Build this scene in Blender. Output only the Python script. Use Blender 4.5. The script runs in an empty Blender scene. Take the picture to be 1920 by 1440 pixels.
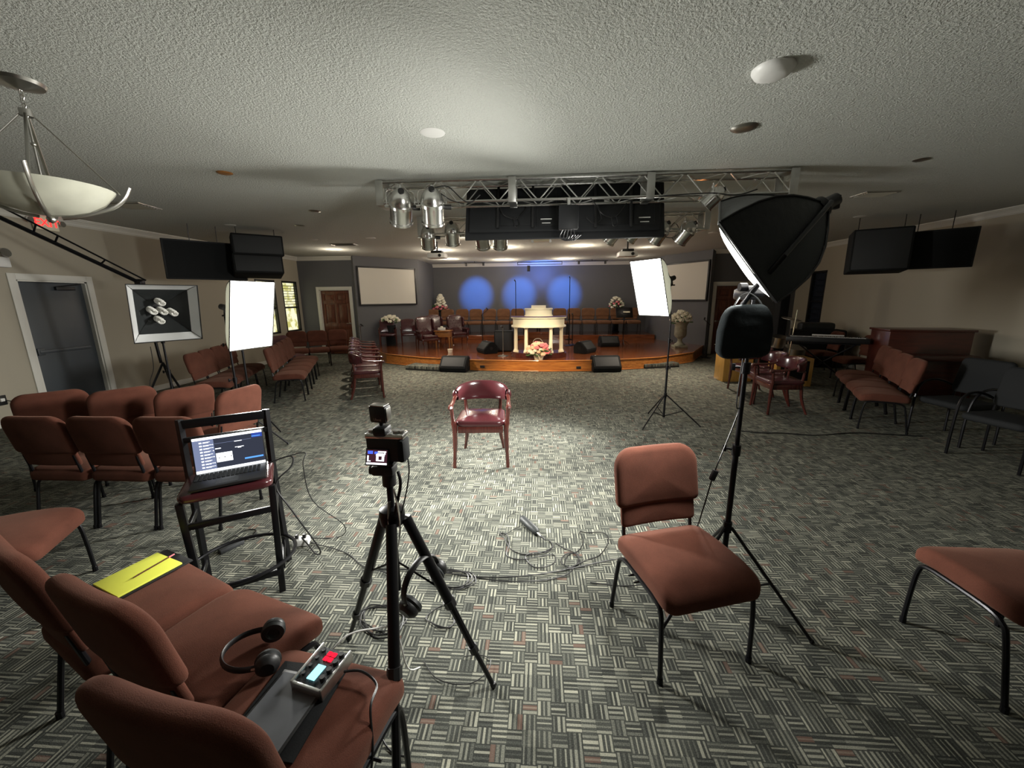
import bpy, bmesh, math, random
from mathutils import Vector, Matrix, noise
R = math.radians
PI = math.pi
rnd = random.Random(7)
C = bpy.context.scene.collection
S = bpy.context.scene

# ------------------------------------------------------------------ camera, world, exposure
CAM_H, PITCH, YAW, ROLL, FPX = 1.70, R(12.2), R(3.9), R(0.6), 740.0
cd = bpy.data.cameras.new('camera'); cd.sensor_width = 36; cd.lens = FPX / 1920 * 36; cd.clip_start = .02; cd.clip_end = 80
cam = bpy.data.objects.new('camera', cd); C.objects.link(cam)
cam.matrix_world = Matrix.Translation((0, 0, CAM_H)) @ Matrix.Rotation(YAW, 4, 'Z') @ Matrix.Rotation(PI/2 - PITCH, 4, 'X') @ Matrix.Rotation(-ROLL, 4, 'Z')
S.camera = cam
w = bpy.data.worlds.new('world'); S.world = w; w.use_nodes = True
w.node_tree.nodes['Background'].inputs[0].default_value = (.75, .8, .8, 1)
w.node_tree.nodes['Background'].inputs[1].default_value = .02
S.view_settings.view_transform = 'Standard'; S.view_settings.look = 'None'
S.view_settings.gamma = 1; S.view_settings.exposure = 0.0; S.view_settings.use_curve_mapping = False
try:
    S.cycles.use_denoising = True
    S.cycles.max_bounces = 8
    S.cycles.diffuse_bounces = 4
    S.cycles.sample_clamp_indirect = 4
except Exception: pass

BOX = 10          # radiance of the lit softbox faces themselves
P_LEFT, P_MID, P_NEAR = 125, 135, 74      # the lamps inside them, beamed through the diffusers
WARM = (1.0, .86, .68)

def area(loc, target, size, power, color, shape='DISK', size_y=None, spread=None):
    l = bpy.data.lights.new('lamp', 'AREA'); l.energy = power; l.color = color; l.shape = shape; l.size = size
    if size_y: l.size_y = size_y
    if spread: l.spread = R(spread)
    o = bpy.data.objects.new('lamp_light', l); C.objects.link(o); o.location = loc
    o.rotation_euler = (Vector(target) - Vector(loc)).to_track_quat('-Z', 'Y').to_euler(); return o
def spot(loc, target, power, color, angle, blend=.3, radius=.05):
    l = bpy.data.lights.new('lamp', 'SPOT'); l.energy = power; l.color = color; l.spot_size = R(angle); l.spot_blend = blend; l.shadow_soft_size = radius
    o = bpy.data.objects.new('spot_light', l); C.objects.link(o); o.location = loc
    o.rotation_euler = (Vector(target) - Vector(loc)).to_track_quat('-Z', 'Y').to_euler(); return o

# blue washes on the rear wall, thrown from the small rig over the platform
for x in (-2.42, -.75, .98):
    spot((x*.95+.05, 13.4, 2.80), (x, 15.7, 1.90), 900, (.045, .24, 1.0), 35, .8, .04)
area((.1, 14.9, 2.5), (.1, 15.6, 3.02), .8, 22, (.1, .25, 1.0))  # unseen lamp added, aimed up for the blue glow on the ceiling
# fill for unseen stage cans, warm bulbs added below the ceiling to light it
for x, y, p in ((-2.7, 11.2, 34), (-.9, 10.8, 34), (1.1, 10.8, 26), (2.9, 11.4, 9), (-3.0, 13.6, 28), (-1.2, 14.2, 34), (.9, 14.2, 28), (2.9, 13.8, 14), (-1.6, 8.9, 12), (1.4, 8.9, 8), (-5.4, 10.6, 16)):
    l = bpy.data.lights.new('can', 'POINT'); l.energy = p; l.color = WARM; l.shadow_soft_size = .08
    o = bpy.data.objects.new('can_fill_light', l); C.objects.link(o); o.location = (x, y, 2.80)
spot((.25, 5.9, 2.65), (0, 9.8, .95), 600, (1.0, .88, .64), 17, .7, .06)      # the front can aimed at the pulpit
spot((-.6, 5.9, 2.65), (0, 9.3, .10), 700, (1.0, .74, .45), 36, .9, .06)

# ------------------------------------------------------------------ materials
def nmat(name):
    m = bpy.data.materials.new(name); m.use_nodes = True
    nt = m.node_tree; b = nt.nodes['Principled BSDF']; return m, nt, b
def mat(name, col, rough=.6, metal=0, bump=0, bscale=60, var=0, vscale=6, coat=0, spec=None, emis=None, estr=0, alpha=None):
    m, nt, b = nmat(name); N = nt.nodes.new; L = nt.links.new
    b.inputs['Base Color'].default_value = (*col, 1); b.inputs['Roughness'].default_value = rough; b.inputs['Metallic'].default_value = metal
    if spec is not None: b.inputs['Specular IOR Level'].default_value = spec
    if coat: b.inputs['Coat Weight'].default_value = coat; b.inputs['Coat Roughness'].default_value = .12
    if emis: b.inputs['Emission Color'].default_value = (*emis, 1); b.inputs['Emission Strength'].default_value = estr
    tc = N('ShaderNodeTexCoord')
    if bump:
        n = N('ShaderNodeTexNoise'); n.inputs['Scale'].default_value = bscale; n.inputs['Detail'].default_value = 4
        bp = N('ShaderNodeBump'); bp.inputs['Strength'].default_value = bump; bp.inputs['Distance'].default_value = .004
        L(tc.outputs['Object'], n.inputs['Vector']); L(n.outputs['Fac'], bp.inputs['Height']); L(bp.outputs['Normal'], b.inputs['Normal'])
    if var:
        n = N('ShaderNodeTexNoise'); n.inputs['Scale'].default_value = vscale; n.inputs['Detail'].default_value = 5
        r = N('ShaderNodeMapRange'); r.inputs['To Min'].default_value = 1-var; r.inputs['To Max'].default_value = 1+var
        r.inputs['From Min'].default_value = .3; r.inputs['From Max'].default_value = .7
        mx = N('ShaderNodeVectorMath'); mx.operation = 'SCALE'; mx.inputs[0].default_value = col
        L(tc.outputs['Object'], n.inputs['Vector']); L(n.outputs['Fac'], r.inputs['Value']); L(r.outputs[0], mx.inputs['Scale']); L(mx.outputs[0], b.inputs['Base Color'])
    return m
def wood(name, c1, c2, scale=3, axis=0, rough=.3, coat=.3, stretch=10):
    m, nt, b = nmat(name); N = nt.nodes.new; L = nt.links.new
    tc = N('ShaderNodeTexCoord'); mp = N('ShaderNodeMapping'); sc = [stretch]*3; sc[axis] = 1; mp.inputs['Scale'].default_value = sc
    n = N('ShaderNodeTexNoise'); n.inputs['Scale'].default_value = scale; n.inputs['Detail'].default_value = 6; n.inputs['Distortion'].default_value = .8
    cr = N('ShaderNodeValToRGB'); cr.color_ramp.elements[0].position = .35; cr.color_ramp.elements[1].position = .68
    cr.color_ramp.elements[0].color = (*c1, 1); cr.color_ramp.elements[1].color = (*c2, 1)
    L(tc.outputs['Object'], mp.inputs[0]); L(mp.outputs[0], n.inputs['Vector']); L(n.outputs['Fac'], cr.inputs[0]); L(cr.outputs[0], b.inputs['Base Color'])
    b.inputs['Roughness'].default_value = rough; b.inputs['Coat Weight'].default_value = coat; b.inputs['Coat Roughness'].default_value = .1
    return m
def fabric(name, col, scale=420):
    m, nt, b = nmat(name); N = nt.nodes.new; L = nt.links.new
    tc = N('ShaderNodeTexCoord')
    n1 = N('ShaderNodeTexNoise'); n1.inputs['Scale'].default_value = scale; n1.inputs['Detail'].default_value = 2
    n2 = N('ShaderNodeTexNoise'); n2.inputs['Scale'].default_value = 7; n2.inputs['Detail'].default_value = 3
    wv = N('ShaderNodeTexChecker'); wv.inputs['Scale'].default_value = 260
    for n in (n1, n2, wv): L(tc.outputs['Object'], n.inputs['Vector'])
    a = N('ShaderNodeMath'); a.operation = 'ADD'; L(n1.outputs['Fac'], a.inputs[0]); L(n2.outputs['Fac'], a.inputs[1])
    r = N('ShaderNodeMapRange'); r.inputs['From Min'].default_value = .6; r.inputs['From Max'].default_value = 1.4; r.inputs['To Min'].default_value = .66; r.inputs['To Max'].default_value = 1.34
    L(a.outputs[0], r.inputs['Value'])
    mx = N('ShaderNodeVectorMath'); mx.operation = 'SCALE'; mx.inputs[0].default_value = col; L(r.outputs[0], mx.inputs['Scale']); L(mx.outputs[0], b.inputs['Base Color'])
    bp = N('ShaderNodeBump'); bp.inputs['Strength'].default_value = .35; bp.inputs['Distance'].default_value = .002
    L(n1.outputs['Fac'], bp.inputs['Height']); L(bp.outputs['Normal'], b.inputs['Normal'])
    b.inputs['Roughness'].default_value = .95; b.inputs['Specular IOR Level'].default_value = .15
    b.inputs['Sheen Weight'].default_value = .1; b.inputs['Sheen Roughness'].default_value = .5; b.inputs['Sheen Tint'].default_value = (1, .6, .45, 1)
    return m
def emission(name, col, strength):
    m, nt, b = nmat(name); nt.nodes.remove(b); e = nt.nodes.new('ShaderNodeEmission')
    e.inputs[0].default_value = (*col, 1); e.inputs[1].default_value = strength
    nt.links.new(e.outputs[0], nt.nodes['Material Output'].inputs[0]); return m
def carpet_mat():
    m, nt, b = nmat('carpet'); N = nt.nodes.new; L = nt.links.new
    def M(op, a, bb=None, c=None):
        n = N('ShaderNodeMath'); n.operation = op
        for i, v in enumerate((a, bb, c)):
            if v is None: continue
            if isinstance(v, (int, float)): n.inputs[i].default_value = v
            else: L(v, n.inputs[i])
        return n.outputs[0]
    geo = N('ShaderNodeNewGeometry'); sp = N('ShaderNodeSeparateXYZ'); L(geo.outputs['Position'], sp.inputs[0])
    x, y = sp.outputs[0], sp.outputs[1]
    T = .060
    def rndv(a, bb, s):
        cb = N('ShaderNodeCombineXYZ'); L(a, cb.inputs[0]); L(bb, cb.inputs[1]); cb.inputs[2].default_value = s
        wn = N('ShaderNodeTexWhiteNoise'); wn.noise_dimensions = '3D'; L(cb.outputs[0], wn.inputs['Vector']); return wn.outputs['Value']
    cx, cy = M('FLOOR', M('DIVIDE', x, T)), M('FLOOR', M('DIVIDE', y, T))
    # blocks two cells long are common in the weave, so each pair can merge
    flip = M('GREATER_THAN', M('ADD', M('MODULO', M('ABSOLUTE', M('ADD', cx, cy)), 2), M('MULTIPLY', M('SUBTRACT', rndv(cx, cy, 3.3), .5), 1.5)), .5)
    nb = 3.0
    su = M('DIVIDE', y, T/nb); sv = M('DIVIDE', x, T/nb)
    s = M('ADD', M('MULTIPLY', su, flip), M('MULTIPLY', sv, M('SUBTRACT', 1, flip)))
    al = M('ADD', M('MULTIPLY', cx, flip), M('MULTIPLY', cy, M('SUBTRACT', 1, flip)))
    k = M('FLOOR', s)
    v = rndv(k, al, 1.7)                       # tone of each stripe
    fr = M('FRACT', s)
    cell = rndv(cx, cy, 9.1)
    line = M('LESS_THAN', M('ABSOLUTE', M('SUBTRACT', fr, .5)), M('ADD', .13, M('MULTIPLY', v, .20)))   # the pale yarn line in each stripe
    nz = N('ShaderNodeTexNoise'); nz.inputs['Scale'].default_value = 210; nz.inputs['Detail'].default_value = 2; L(geo.outputs['Position'], nz.inputs['Vector'])
    nl = N('ShaderNodeTexNoise'); nl.inputs['Scale'].default_value = 3; L(geo.outputs['Position'], nl.inputs['Vector'])
    pale = M('MULTIPLY', line, M('ADD', .25, M('MULTIPLY', rndv(k, al, 4.4), .75)))
    tone = M('ADD', M('MULTIPLY', pale, .62), M('MULTIPLY', cell, .20))
    tone = M('ADD', tone, M('MULTIPLY', M('SUBTRACT', nz.outputs['Fac'], .42), .55))
    cr = N('ShaderNodeValToRGB'); L(tone, cr.inputs[0]); e = cr.color_ramp.elements
    e[0].position = .0; e[0].color = (.030, .032, .029, 1); e[1].position = .90; e[1].color = (.38, .375, .30, 1)
    a = e.new(.25); a.color = (.066, .070, .062, 1); a = e.new(.55); a.color = (.20, .203, .168, 1)
    red = M('GREATER_THAN', rndv(k, al, 5.5), .975)
    mx = N('ShaderNodeMix'); mx.data_type = 'RGBA'; L(M('MULTIPLY', red, .7), mx.inputs['Factor']); L(cr.outputs[0], mx.inputs['A']); mx.inputs['B'].default_value = (.15, .088, .068, 1)
    L(mx.outputs['Result'], b.inputs['Base Color'])
    bp = N('ShaderNodeBump'); bp.inputs['Strength'].default_value = .5; bp.inputs['Distance'].default_value = .004
    L(tone, bp.inputs['Height']); L(bp.outputs['Normal'], b.inputs['Normal'])
    b.inputs['Roughness'].default_value = .95; b.inputs['Specular IOR Level'].default_value = .1
    return m
def popcorn():
    m, nt, b = nmat('popcorn_ceiling'); N = nt.nodes.new; L = nt.links.new
    geo = N('ShaderNodeNewGeometry')
    n = N('ShaderNodeTexNoise'); n.inputs['Scale'].default_value = 70; n.inputs['Detail'].default_value = 4; n.inputs['Roughness'].default_value = .6
    L(geo.outputs['Position'], n.inputs['Vector'])
    r = N('ShaderNodeMapRange'); r.inputs['From Min'].default_value = .36; r.inputs['From Max'].default_value = .66; L(n.outputs['Fac'], r.inputs['Value'])
    bp = N('ShaderNodeBump'); bp.inputs['Strength'].default_value = .8; bp.inputs['Distance'].default_value = .012
    L(r.outputs[0], bp.inputs['Height']); L(bp.outputs['Normal'], b.inputs['Normal'])
    b.inputs['Base Color'].default_value = (.60, .615, .575, 1); b.inputs['Roughness'].default_value = .95; b.inputs['Specular IOR Level'].default_value = .1
    return m
M = {}
M['carpet'] = carpet_mat(); M['ceiling'] = popcorn()
M['wall'] = mat('beige_wall_paint', (.38, .345, .275), .8, bump=.08, bscale=90)
M['dark_wall'] = mat('charcoal_wall_paint', (.11, .112, .12), .75, bump=.08, bscale=90)
M['trim'] = mat('white_trim_paint', (.66, .65, .60), .5)
M['door_grey'] = mat('slate_door_paint', (.055, .064, .074), .45)
M['door_wood'] = wood('mahogany_door', (.075, .020, .010), (.17, .048, .022), 3, 2, .4, .3)
M['stage'] = wood('polished_stage_floor', (.16, .045, .017), (.30, .095, .032), 2.2, 0, .16, .6, 14)
M['stage_face'] = wood('stage_fascia_wood', (.38, .12, .025), (.62, .24, .05), 2.2, 0, .3, .4, 14)
M['brown'] = fabric('rust_brown_fabric', (.088, .031, .0200))
M['tan'] = fabric('choir_brown_fabric', (.14, .068, .036))
M['plum'] = fabric('dark_plum_fabric', (.085, .040, .045))
M['frame'] = mat('black_tube_metal', (.012, .012, .014), .32, .6)
M['black'] = mat('black_plastic', (.010, .010, .011), .45)
M['black_matte'] = mat('black_cabinet_paint', (.012, .013, .014), .8, bump=.2, bscale=200, spec=.2)
M['grille'] = mat('charcoal_speaker_grille', (.04, .042, .045), .6, .4, bump=.6, bscale=400)
M['canvas'] = mat('black_canvas', (.020, .024, .026), .95, bump=1.0, bscale=30, spec=.1)
M['cloth'] = mat('black_nylon', (.016, .019, .020), .55, bump=.7, bscale=22)
M['leather'] = mat('maroon_vinyl', (.058, .013, .016), .22, bump=.10, bscale=160, coat=.35)
M['chairwood'] = wood('cherry_chair_wood', (.050, .011, .009), (.085, .020, .014), 6, 2, .25, .5)
M['silver'] = mat('polished_aluminium', (.72, .72, .70), .22, 1)
M['alu'] = mat('brushed_aluminium', (.62, .62, .60), .38, 1)
M['chrome'] = mat('chrome', (.8, .8, .8), .1, 1)
M['nickel'] = mat('brushed_nickel', (.50, .49, .46), .3, 1)
M['tv'] = mat('screen_back_plastic', (.015, .016, .018), .5, spec=.3)
M['white'] = mat('white_plastic', (.72, .72, .70), .45)
M['ivory'] = mat('ivory_painted_wood', (.82, .76, .58), .45)
M['stone'] = mat('stone_urn', (.34, .33, .25), .8, bump=.3, bscale=40, var=.25, vscale=12)
M['screen'] = mat('projection_screen', (.62, .60, .54), .8)
M['glass_bowl'] = mat('alabaster_glass', (.60, .60, .50), .35, var=.12, vscale=5)
M['yellow'] = mat('yellow_paper', (.80, .84, .10), .7)
M['plywood'] = wood('varnished_plywood', (.50, .27, .06), (.62, .35, .09), 3, 2, .4, .2)
M['oak'] = wood('side_table_oak', (.30, .12, .03), (.46, .21, .06), 5, 0, .3, .4)
M['piano'] = wood('dark_cherry_cabinet', (.05, .010, .006), (.085, .016, .009), 3, 0, .35, .3)
m_, nt_, bb_ = nmat('glow_greyed_softbox_cloth'); bb_.inputs['Base Color'].default_value = (.12, .125, .115, 1); bb_.inputs['Roughness'].default_value = .7  # softbox cloth greyed and made translucent to carry the glow of the lamps
tl_ = nt_.nodes.new('ShaderNodeBsdfTranslucent'); tl_.inputs[0].default_value = (.20, .20, .16, 1); mx_ = nt_.nodes.new('ShaderNodeMixShader'); mx_.inputs[0].default_value = .35
nt_.links.new(bb_.outputs[0], mx_.inputs[1]); nt_.links.new(tl_.outputs[0], mx_.inputs[2]); nt_.links.new(mx_.outputs[0], nt_.nodes['Material Output'].inputs[0]); M['glow_cloth'] = m_
M['silver_cloth'] = mat('silver_reflector_cloth', (.74, .75, .75), .35, .15, bump=1.0, bscale=9)
M['cfl'] = mat('white_spiral_lamp', (.86, .85, .80), .35)
M['pink'] = mat('pink_petals', (.75, .22, .25), .7); M['peach'] = mat('peach_petals', (.85, .55, .38), .7)
M['cream'] = mat('cream_petals', (.80, .76, .62), .7); M['leaf'] = mat('green_leaf', (.07, .16, .05), .6)
M['diff'] = emission('lit_diffuser', (1.0, .985, .90), BOX)
M['canlit'] = emission('lit_can_lens', (1, .82, .45), 30)
M['bulb'] = emission('amber_lamp', (1, .35, .1), 4)
M['exit_red'] = emission('exit_letter_red', (1, .02, .02), 3.0)
M['glass'] = mat('dark_window_glass', (.02, .025, .04), .08, coat=.3)
M['purple'] = mat('purple_felt', (.07, .03, .10), .8)

# ------------------------------------------------------------------ mesh builder
class B:
    def __init__(s): s.bm = bmesh.new(); s.T = Matrix.Identity(4); s.mi = 0
    def _add(s, verts, faces):
        vs = [s.bm.verts.new(s.T @ Vector(v)) for v in verts]
        for f in faces:
            try: fc = s.bm.faces.new([vs[i] for i in f]); fc.material_index = s.mi
            except ValueError: pass
        return vs
    def box(s, c, d, bev=0, rot=None, seg=2):
        m = Matrix.Translation(c)
        if rot is not None: m = m @ (rot.to_4x4() if hasattr(rot, 'to_4x4') else rot)
        b2 = bmesh.new(); bmesh.ops.create_cube(b2, size=1); bmesh.ops.scale(b2, vec=d, verts=b2.verts)
        if bev: bmesh.ops.bevel(b2, geom=list(b2.edges), offset=min(bev, min(d)*.49), segments=seg, affect='EDGES', profile=.5)
        b2.verts.index_update()
        s_T = s.T; s.T = s.T @ m
        s._add([v.co.copy() for v in b2.verts], [[v.index for v in f.verts] for f in b2.faces]); s.T = s_T; b2.free(); return s
    def tube(s, pts, r, n=8, closed=False, cap=True, flat=1.0):
        P = [Vector(p) for p in pts]; k = len(P); rr = r if isinstance(r, (list, tuple)) else [r]*k
        tang = []
        for i in range(k):
            a = P[(i-1) % k] if (closed or i > 0) else P[i]; b = P[(i+1) % k] if (closed or i < k-1) else P[i]
            t = b - a; tang.append(t.normalized() if t.length > 1e-9 else Vector((0, 0, 1)))
        up = Vector((0, 0, 1)) if abs(tang[0].z) < .9 else Vector((1, 0, 0))
        nrm = (up - tang[0]*up.dot(tang[0])).normalized(); verts = []
        for i in range(k):
            nrm = nrm - tang[i]*nrm.dot(tang[i])
            nrm = nrm.normalized() if nrm.length > 1e-6 else tang[i].orthogonal().normalized()
            bn = tang[i].cross(nrm)
            for j in range(n):
                a = 2*PI*j/n; verts.append(P[i] + nrm*math.cos(a)*rr[i]*flat + bn*math.sin(a)*rr[i])
        faces = []
        for i in range(k if closed else k-1):
            for j in range(n):
                a, b = i*n+j, i*n+(j+1) % n; c, d = ((i+1) % k)*n+(j+1) % n, ((i+1) % k)*n+j; faces.append((a, b, c, d))
        if cap and not closed: faces += [tuple(range(n))[::-1], tuple((k-1)*n+j for j in range(n))]
        s._add(verts, faces); return s
    def lathe(s, prof, n=24, c=(0, 0, 0), axis=None, arc=2*PI):
        m = Matrix.Translation(c)
        if axis is not None: m = m @ Vector(axis).to_track_quat('Z', 'Y').to_matrix().to_4x4()
        T = s.T; s.T = s.T @ m; full = arc > 2*PI-.01; nn = n if full else n+1
        verts = [(r*math.cos(arc*j/n), r*math.sin(arc*j/n), z) for r, z in prof for j in range(nn)]
        faces = []
        for i in range(len(prof)-1):
            for j in range(n):
                a, b = i*nn+j, i*nn+(j+1) % nn; faces.append((a, b, b+nn, a+nn))
        if full:
            if prof[0][0] > 1e-5: faces.append(tuple(range(nn))[::-1])
            if prof[-1][0] > 1e-5: faces.append(tuple((len(prof)-1)*nn+j for j in range(nn)))
        s._add(verts, faces); s.T = T; return s
    def cyl(s, a, b, r, r2=None, n=16): return s.tube([a, b], [r, r if r2 is None else r2], n)
    def ball(s, c, r, n=10, sc=(1, 1, 1), axis=None):
        T = s.T; s.T = s.T @ Matrix.Translation(c) @ Matrix.Diagonal((*sc, 1))
        k = max(4, n//2); s.lathe([(r*math.sin(PI*i/k), -r*math.cos(PI*i/k)) for i in range(k+1)], n); s.T = T; return s
    def prism(s, poly, z0, z1, flip=False):
        n = len(poly); v = [(x, y, z0) for x, y in poly] + [(x, y, z1) for x, y in poly]
        s._add(v, [tuple(range(n))[::-1], tuple(range(n, 2*n))] + [(i, (i+1) % n, n+(i+1) % n, n+i) for i in range(n)]); return s
    def pillow(s, out, T, er, bf, bb, fn, rings=5):
        hw = min(max(abs(p[0]) for p in out), max(abs(p[1]) for p in out)); s0 = 1-er/hw
        prof = []
        for i in range(1, rings+1): q = s0*i/rings; prof.append((q, T/2 + bf*(1-(q/1.0)**2)))
        z0 = bf*(1-s0**2)
        for i in range(1, 5): a = PI/2*i/5; prof.append((s0+(1-s0)*math.sin(a), T/2+z0 - (T/2+z0)*(1-math.cos(a)) if False else T/2+z0-er*(1-math.cos(a))))
        prof.append((1.0, T/2+z0-er)); 
        zb = bb*(1-s0**2); prof.append((1.0, -T/2-zb+er))
        for i in range(4, 0, -1): a = PI/2*i/5; prof.append((s0+(1-s0)*math.sin(a), -T/2-zb+er*(1-math.cos(a))))
        for i in range(rings, 0, -1): q = s0*i/rings; prof.append((q, -T/2 - bb*(1-q**2)))
        n = len(out); V = [fn(0, 0, T/2+bf)]
        for q, d in prof: V += [fn(p[0]*q, p[1]*q, d) for p in out]
        V.append(fn(0, 0, -T/2-bb)); F = [(0, 1+j, 1+(j+1) % n) for j in range(n)]
        for i in range(len(prof)-1):
            for j in range(n): a, b = 1+i*n+j, 1+i*n+(j+1) % n; F.append((a, a+n, b+n, b))
        e = len(V)-1; o = 1+(len(prof)-1)*n; F += [(e, o+(j+1) % n, o+j) for j in range(n)]
        s._add(V, F); return s
    def grid(s, fn, nu, nv, closed_u=False):
        V = [fn(i/nu, j/nv) for i in range(nu+(0 if closed_u else 1)) for j in range(nv+1)]; W = nv+1; F = []
        K = nu if closed_u else nu
        for i in range(K):
            i2 = (i+1) % nu if closed_u else i+1
            for j in range(nv): F.append((i*W+j, i2*W+j, i2*W+j+1, i*W+j+1))
        s._add(V, F); return s
    def build(s, name, m, parent=None, smooth=True, sharp=38, solid=0):
        me = bpy.data.meshes.new(name)
        bmesh.ops.recalc_face_normals(s.bm, faces=s.bm.faces)
        s.bm.to_mesh(me); s.bm.free()
        for mm in (m if isinstance(m, (list, tuple)) else [m]): me.materials.append(M[mm] if isinstance(mm, str) else mm)
        if smooth:
            me.polygons.foreach_set('use_smooth', [True]*len(me.polygons)); me.set_sharp_from_angle(angle=R(sharp))
        o = bpy.data.objects.new(name, me); C.objects.link(o)
        if parent: o.parent = parent
        if solid:
            md = o.modifiers.new('thickness', 'SOLIDIFY'); md.thickness = solid; md.offset = 0
        return o
def rrect(w, h, r, n=5, r2=None):
    out = []
    for cx, cy, a0, rr in ((w/2, h/2, 0, r), (-w/2, h/2, 90, r), (-w/2, -h/2, 180, r2 or r), (w/2, -h/2, 270, r2 or r)):
        sx, sy = (1 if cx > 0 else -1), (1 if cy > 0 else -1)
        for i in range(n+1):
            a = R(a0+90*i/n); out.append((cx-sx*rr+rr*math.cos(a), cy-sy*rr+rr*math.sin(a)))
    res = []
    for i, p in enumerate(out):                        # long straight sides get extra points
        q = out[(i+1) % len(out)]; res.append(p); d = math.dist(p, q)
        if d > .08:
            k = int(d/.06)
            for j in range(1, k): res.append((p[0]+(q[0]-p[0])*j/k, p[1]+(q[1]-p[1])*j/k))
    return res
def smooth(pts, k=5, closed=False):
    P = [Vector(p) for p in pts]; n = len(P); out = []
    for i in range(n if closed else n-1):
        g = lambda j: P[j % n] if closed else P[max(0, min(n-1, j))]
        a, b, c, d = g(i-1), g(i), g(i+1), g(i+2)
        for t in range(k):
            t /= k; out.append(.5*((2*b)+(c-a)*t+(2*a-5*b+4*c-d)*t*t+(3*b-a-3*c+d)*t**3))
    if not closed: out.append(P[-1])
    return out
def tag(o, label, cat, group=None, kind=None):
    o['label'] = label; o['category'] = cat
    if group: o['group'] = group
    if kind: o['kind'] = kind
    return o
def thing(name, label, cat, loc=(0, 0, 0), rz=0, group=None):
    o = bpy.data.objects.new(name, None); C.objects.link(o); o.empty_display_size = .1
    o.location = loc; o.rotation_euler = (0, 0, R(rz)); return tag(o, label, cat, group)
def struct(o, label=None, cat=None):
    o['kind'] = 'structure'
    if label: o['label'] = label
    if cat: o['category'] = cat
    return o
def dup(root, loc, rz=None, label=None, group=None, rot=None, mats=None):
    def cp(o, par):
        c = o.copy(); C.objects.link(c); c.parent = par
        if mats and o.type == 'MESH' and any(k in mats for k in [x.name for x in o.data.materials]):
            c.data = o.data.copy()
            for i, x in enumerate(o.data.materials):
                if x.name in mats: c.data.materials[i] = mats[x.name]
        for ch in o.children: cp(ch, c)
        return c
    r = cp(root, None); r.location = loc
    if rz is not None: r.rotation_euler = (0, 0, R(rz))
    if rot is not None: r.rotation_euler = rot
    if label: r['label'] = label
    if group: r['group'] = group
    elif 'group' in r: del r['group']
    return r
ORD = ['nearest', 'second', 'third', 'fourth', 'fifth', 'sixth', 'seventh', 'eighth', 'ninth', 'tenth', 'eleventh', 'twelfth', 'thirteenth', 'fourteenth', 'fifteenth']
def text_mesh(name, body, size, m, parent, mtx, depth=.001, align='CENTER'):
    cu = bpy.data.curves.new(name, 'FONT'); cu.body = body; cu.size = size; cu.extrude = depth; cu.align_x = align; cu.align_y = 'CENTER'
    t = bpy.data.objects.new(name, cu); C.objects.link(t); dg = bpy.context.evaluated_depsgraph_get(); dg.update()
    me = bpy.data.meshes.new_from_object(t.evaluated_get(dg)); bpy.data.objects.remove(t); me.materials.clear(); me.materials.append(M[m])
    o = bpy.data.objects.new(name, me); C.objects.link(o); o.parent = parent; o.matrix_local = mtx; return o

# where a point of the survey lies in the room, from its direction and the depth or height it stands at
def _ray(px, py):
    a, b = (px-960)/FPX, (720-py)/FPX
    u = a*math.cos(ROLL)+b*math.sin(ROLL); v = b*math.cos(ROLL)-a*math.sin(ROLL)
    f = math.cos(PITCH)+v*math.sin(PITCH); c, s = math.cos(YAW), math.sin(YAW)
    return Vector((u*c-f*s, u*s+f*c, v*math.cos(PITCH)-math.sin(PITCH)))
def G(px, py, z=0): d = _ray(px, py); return Vector((0, 0, CAM_H)) + d*((z-CAM_H)/d.z)
def D(px, py, Y): d = _ray(px, py); return Vector((0, 0, CAM_H)) + d*(Y/d.y)

# ------------------------------------------------------------------ the setting
CZ, XL, XR, YD, YB, YF = 3.02, -7.5, 7.45, 12.3, 15.7, -3.6
b = B(); b.box((0, 6, -.05), (16.5, 20.4, .1)); struct(b.build('floor', 'carpet'), 'grey carpet woven in small striped blocks with red flecks', 'floor')
b = B(); b.box((0, 6, CZ+.05), (16.5, 20.4, .1)); struct(b.build('ceiling', 'ceiling'), 'off-white textured popcorn ceiling', 'ceiling')
def wall(name, p, q, m, z0=0, z1=CZ, th=.12, holes=(), side=1):
    """wall from p to q; its face is the line p-q, thickness away from the room; holes = (u0, u1, z0, z1) along it"""
    p, q = Vector((*p, 0)), Vector((*q, 0)); d = (q-p); L = d.length; d.normalize(); nrm = Vector((d.y, -d.x, 0))*side
    b = B(); b.T = Matrix.Translation(p) @ Matrix(((d.x, nrm.x, 0, 0), (d.y, nrm.y, 0, 0), (0, 0, 1, 0), (0, 0, 0, 1)))
    u = 0
    for (a, c, h0, h1) in sorted(holes):
        if a > u: b.box(((u+a)/2, th/2, (z0+z1)/2), (a-u, th, z1-z0))
        if h0 > z0: b.box(((a+c)/2, th/2, (z0+h0)/2), (c-a, th, h0-z0))
        if h1 < z1: b.box(((a+c)/2, th/2, (z1+h1)/2), (c-a, th, z1-h1))
        u = c
    if u < L: b.box(((u+L)/2, th/2, (z0+z1)/2), (L-u, th, z1-z0))
    return struct(b.build(name, m, smooth=False)), b
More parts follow.
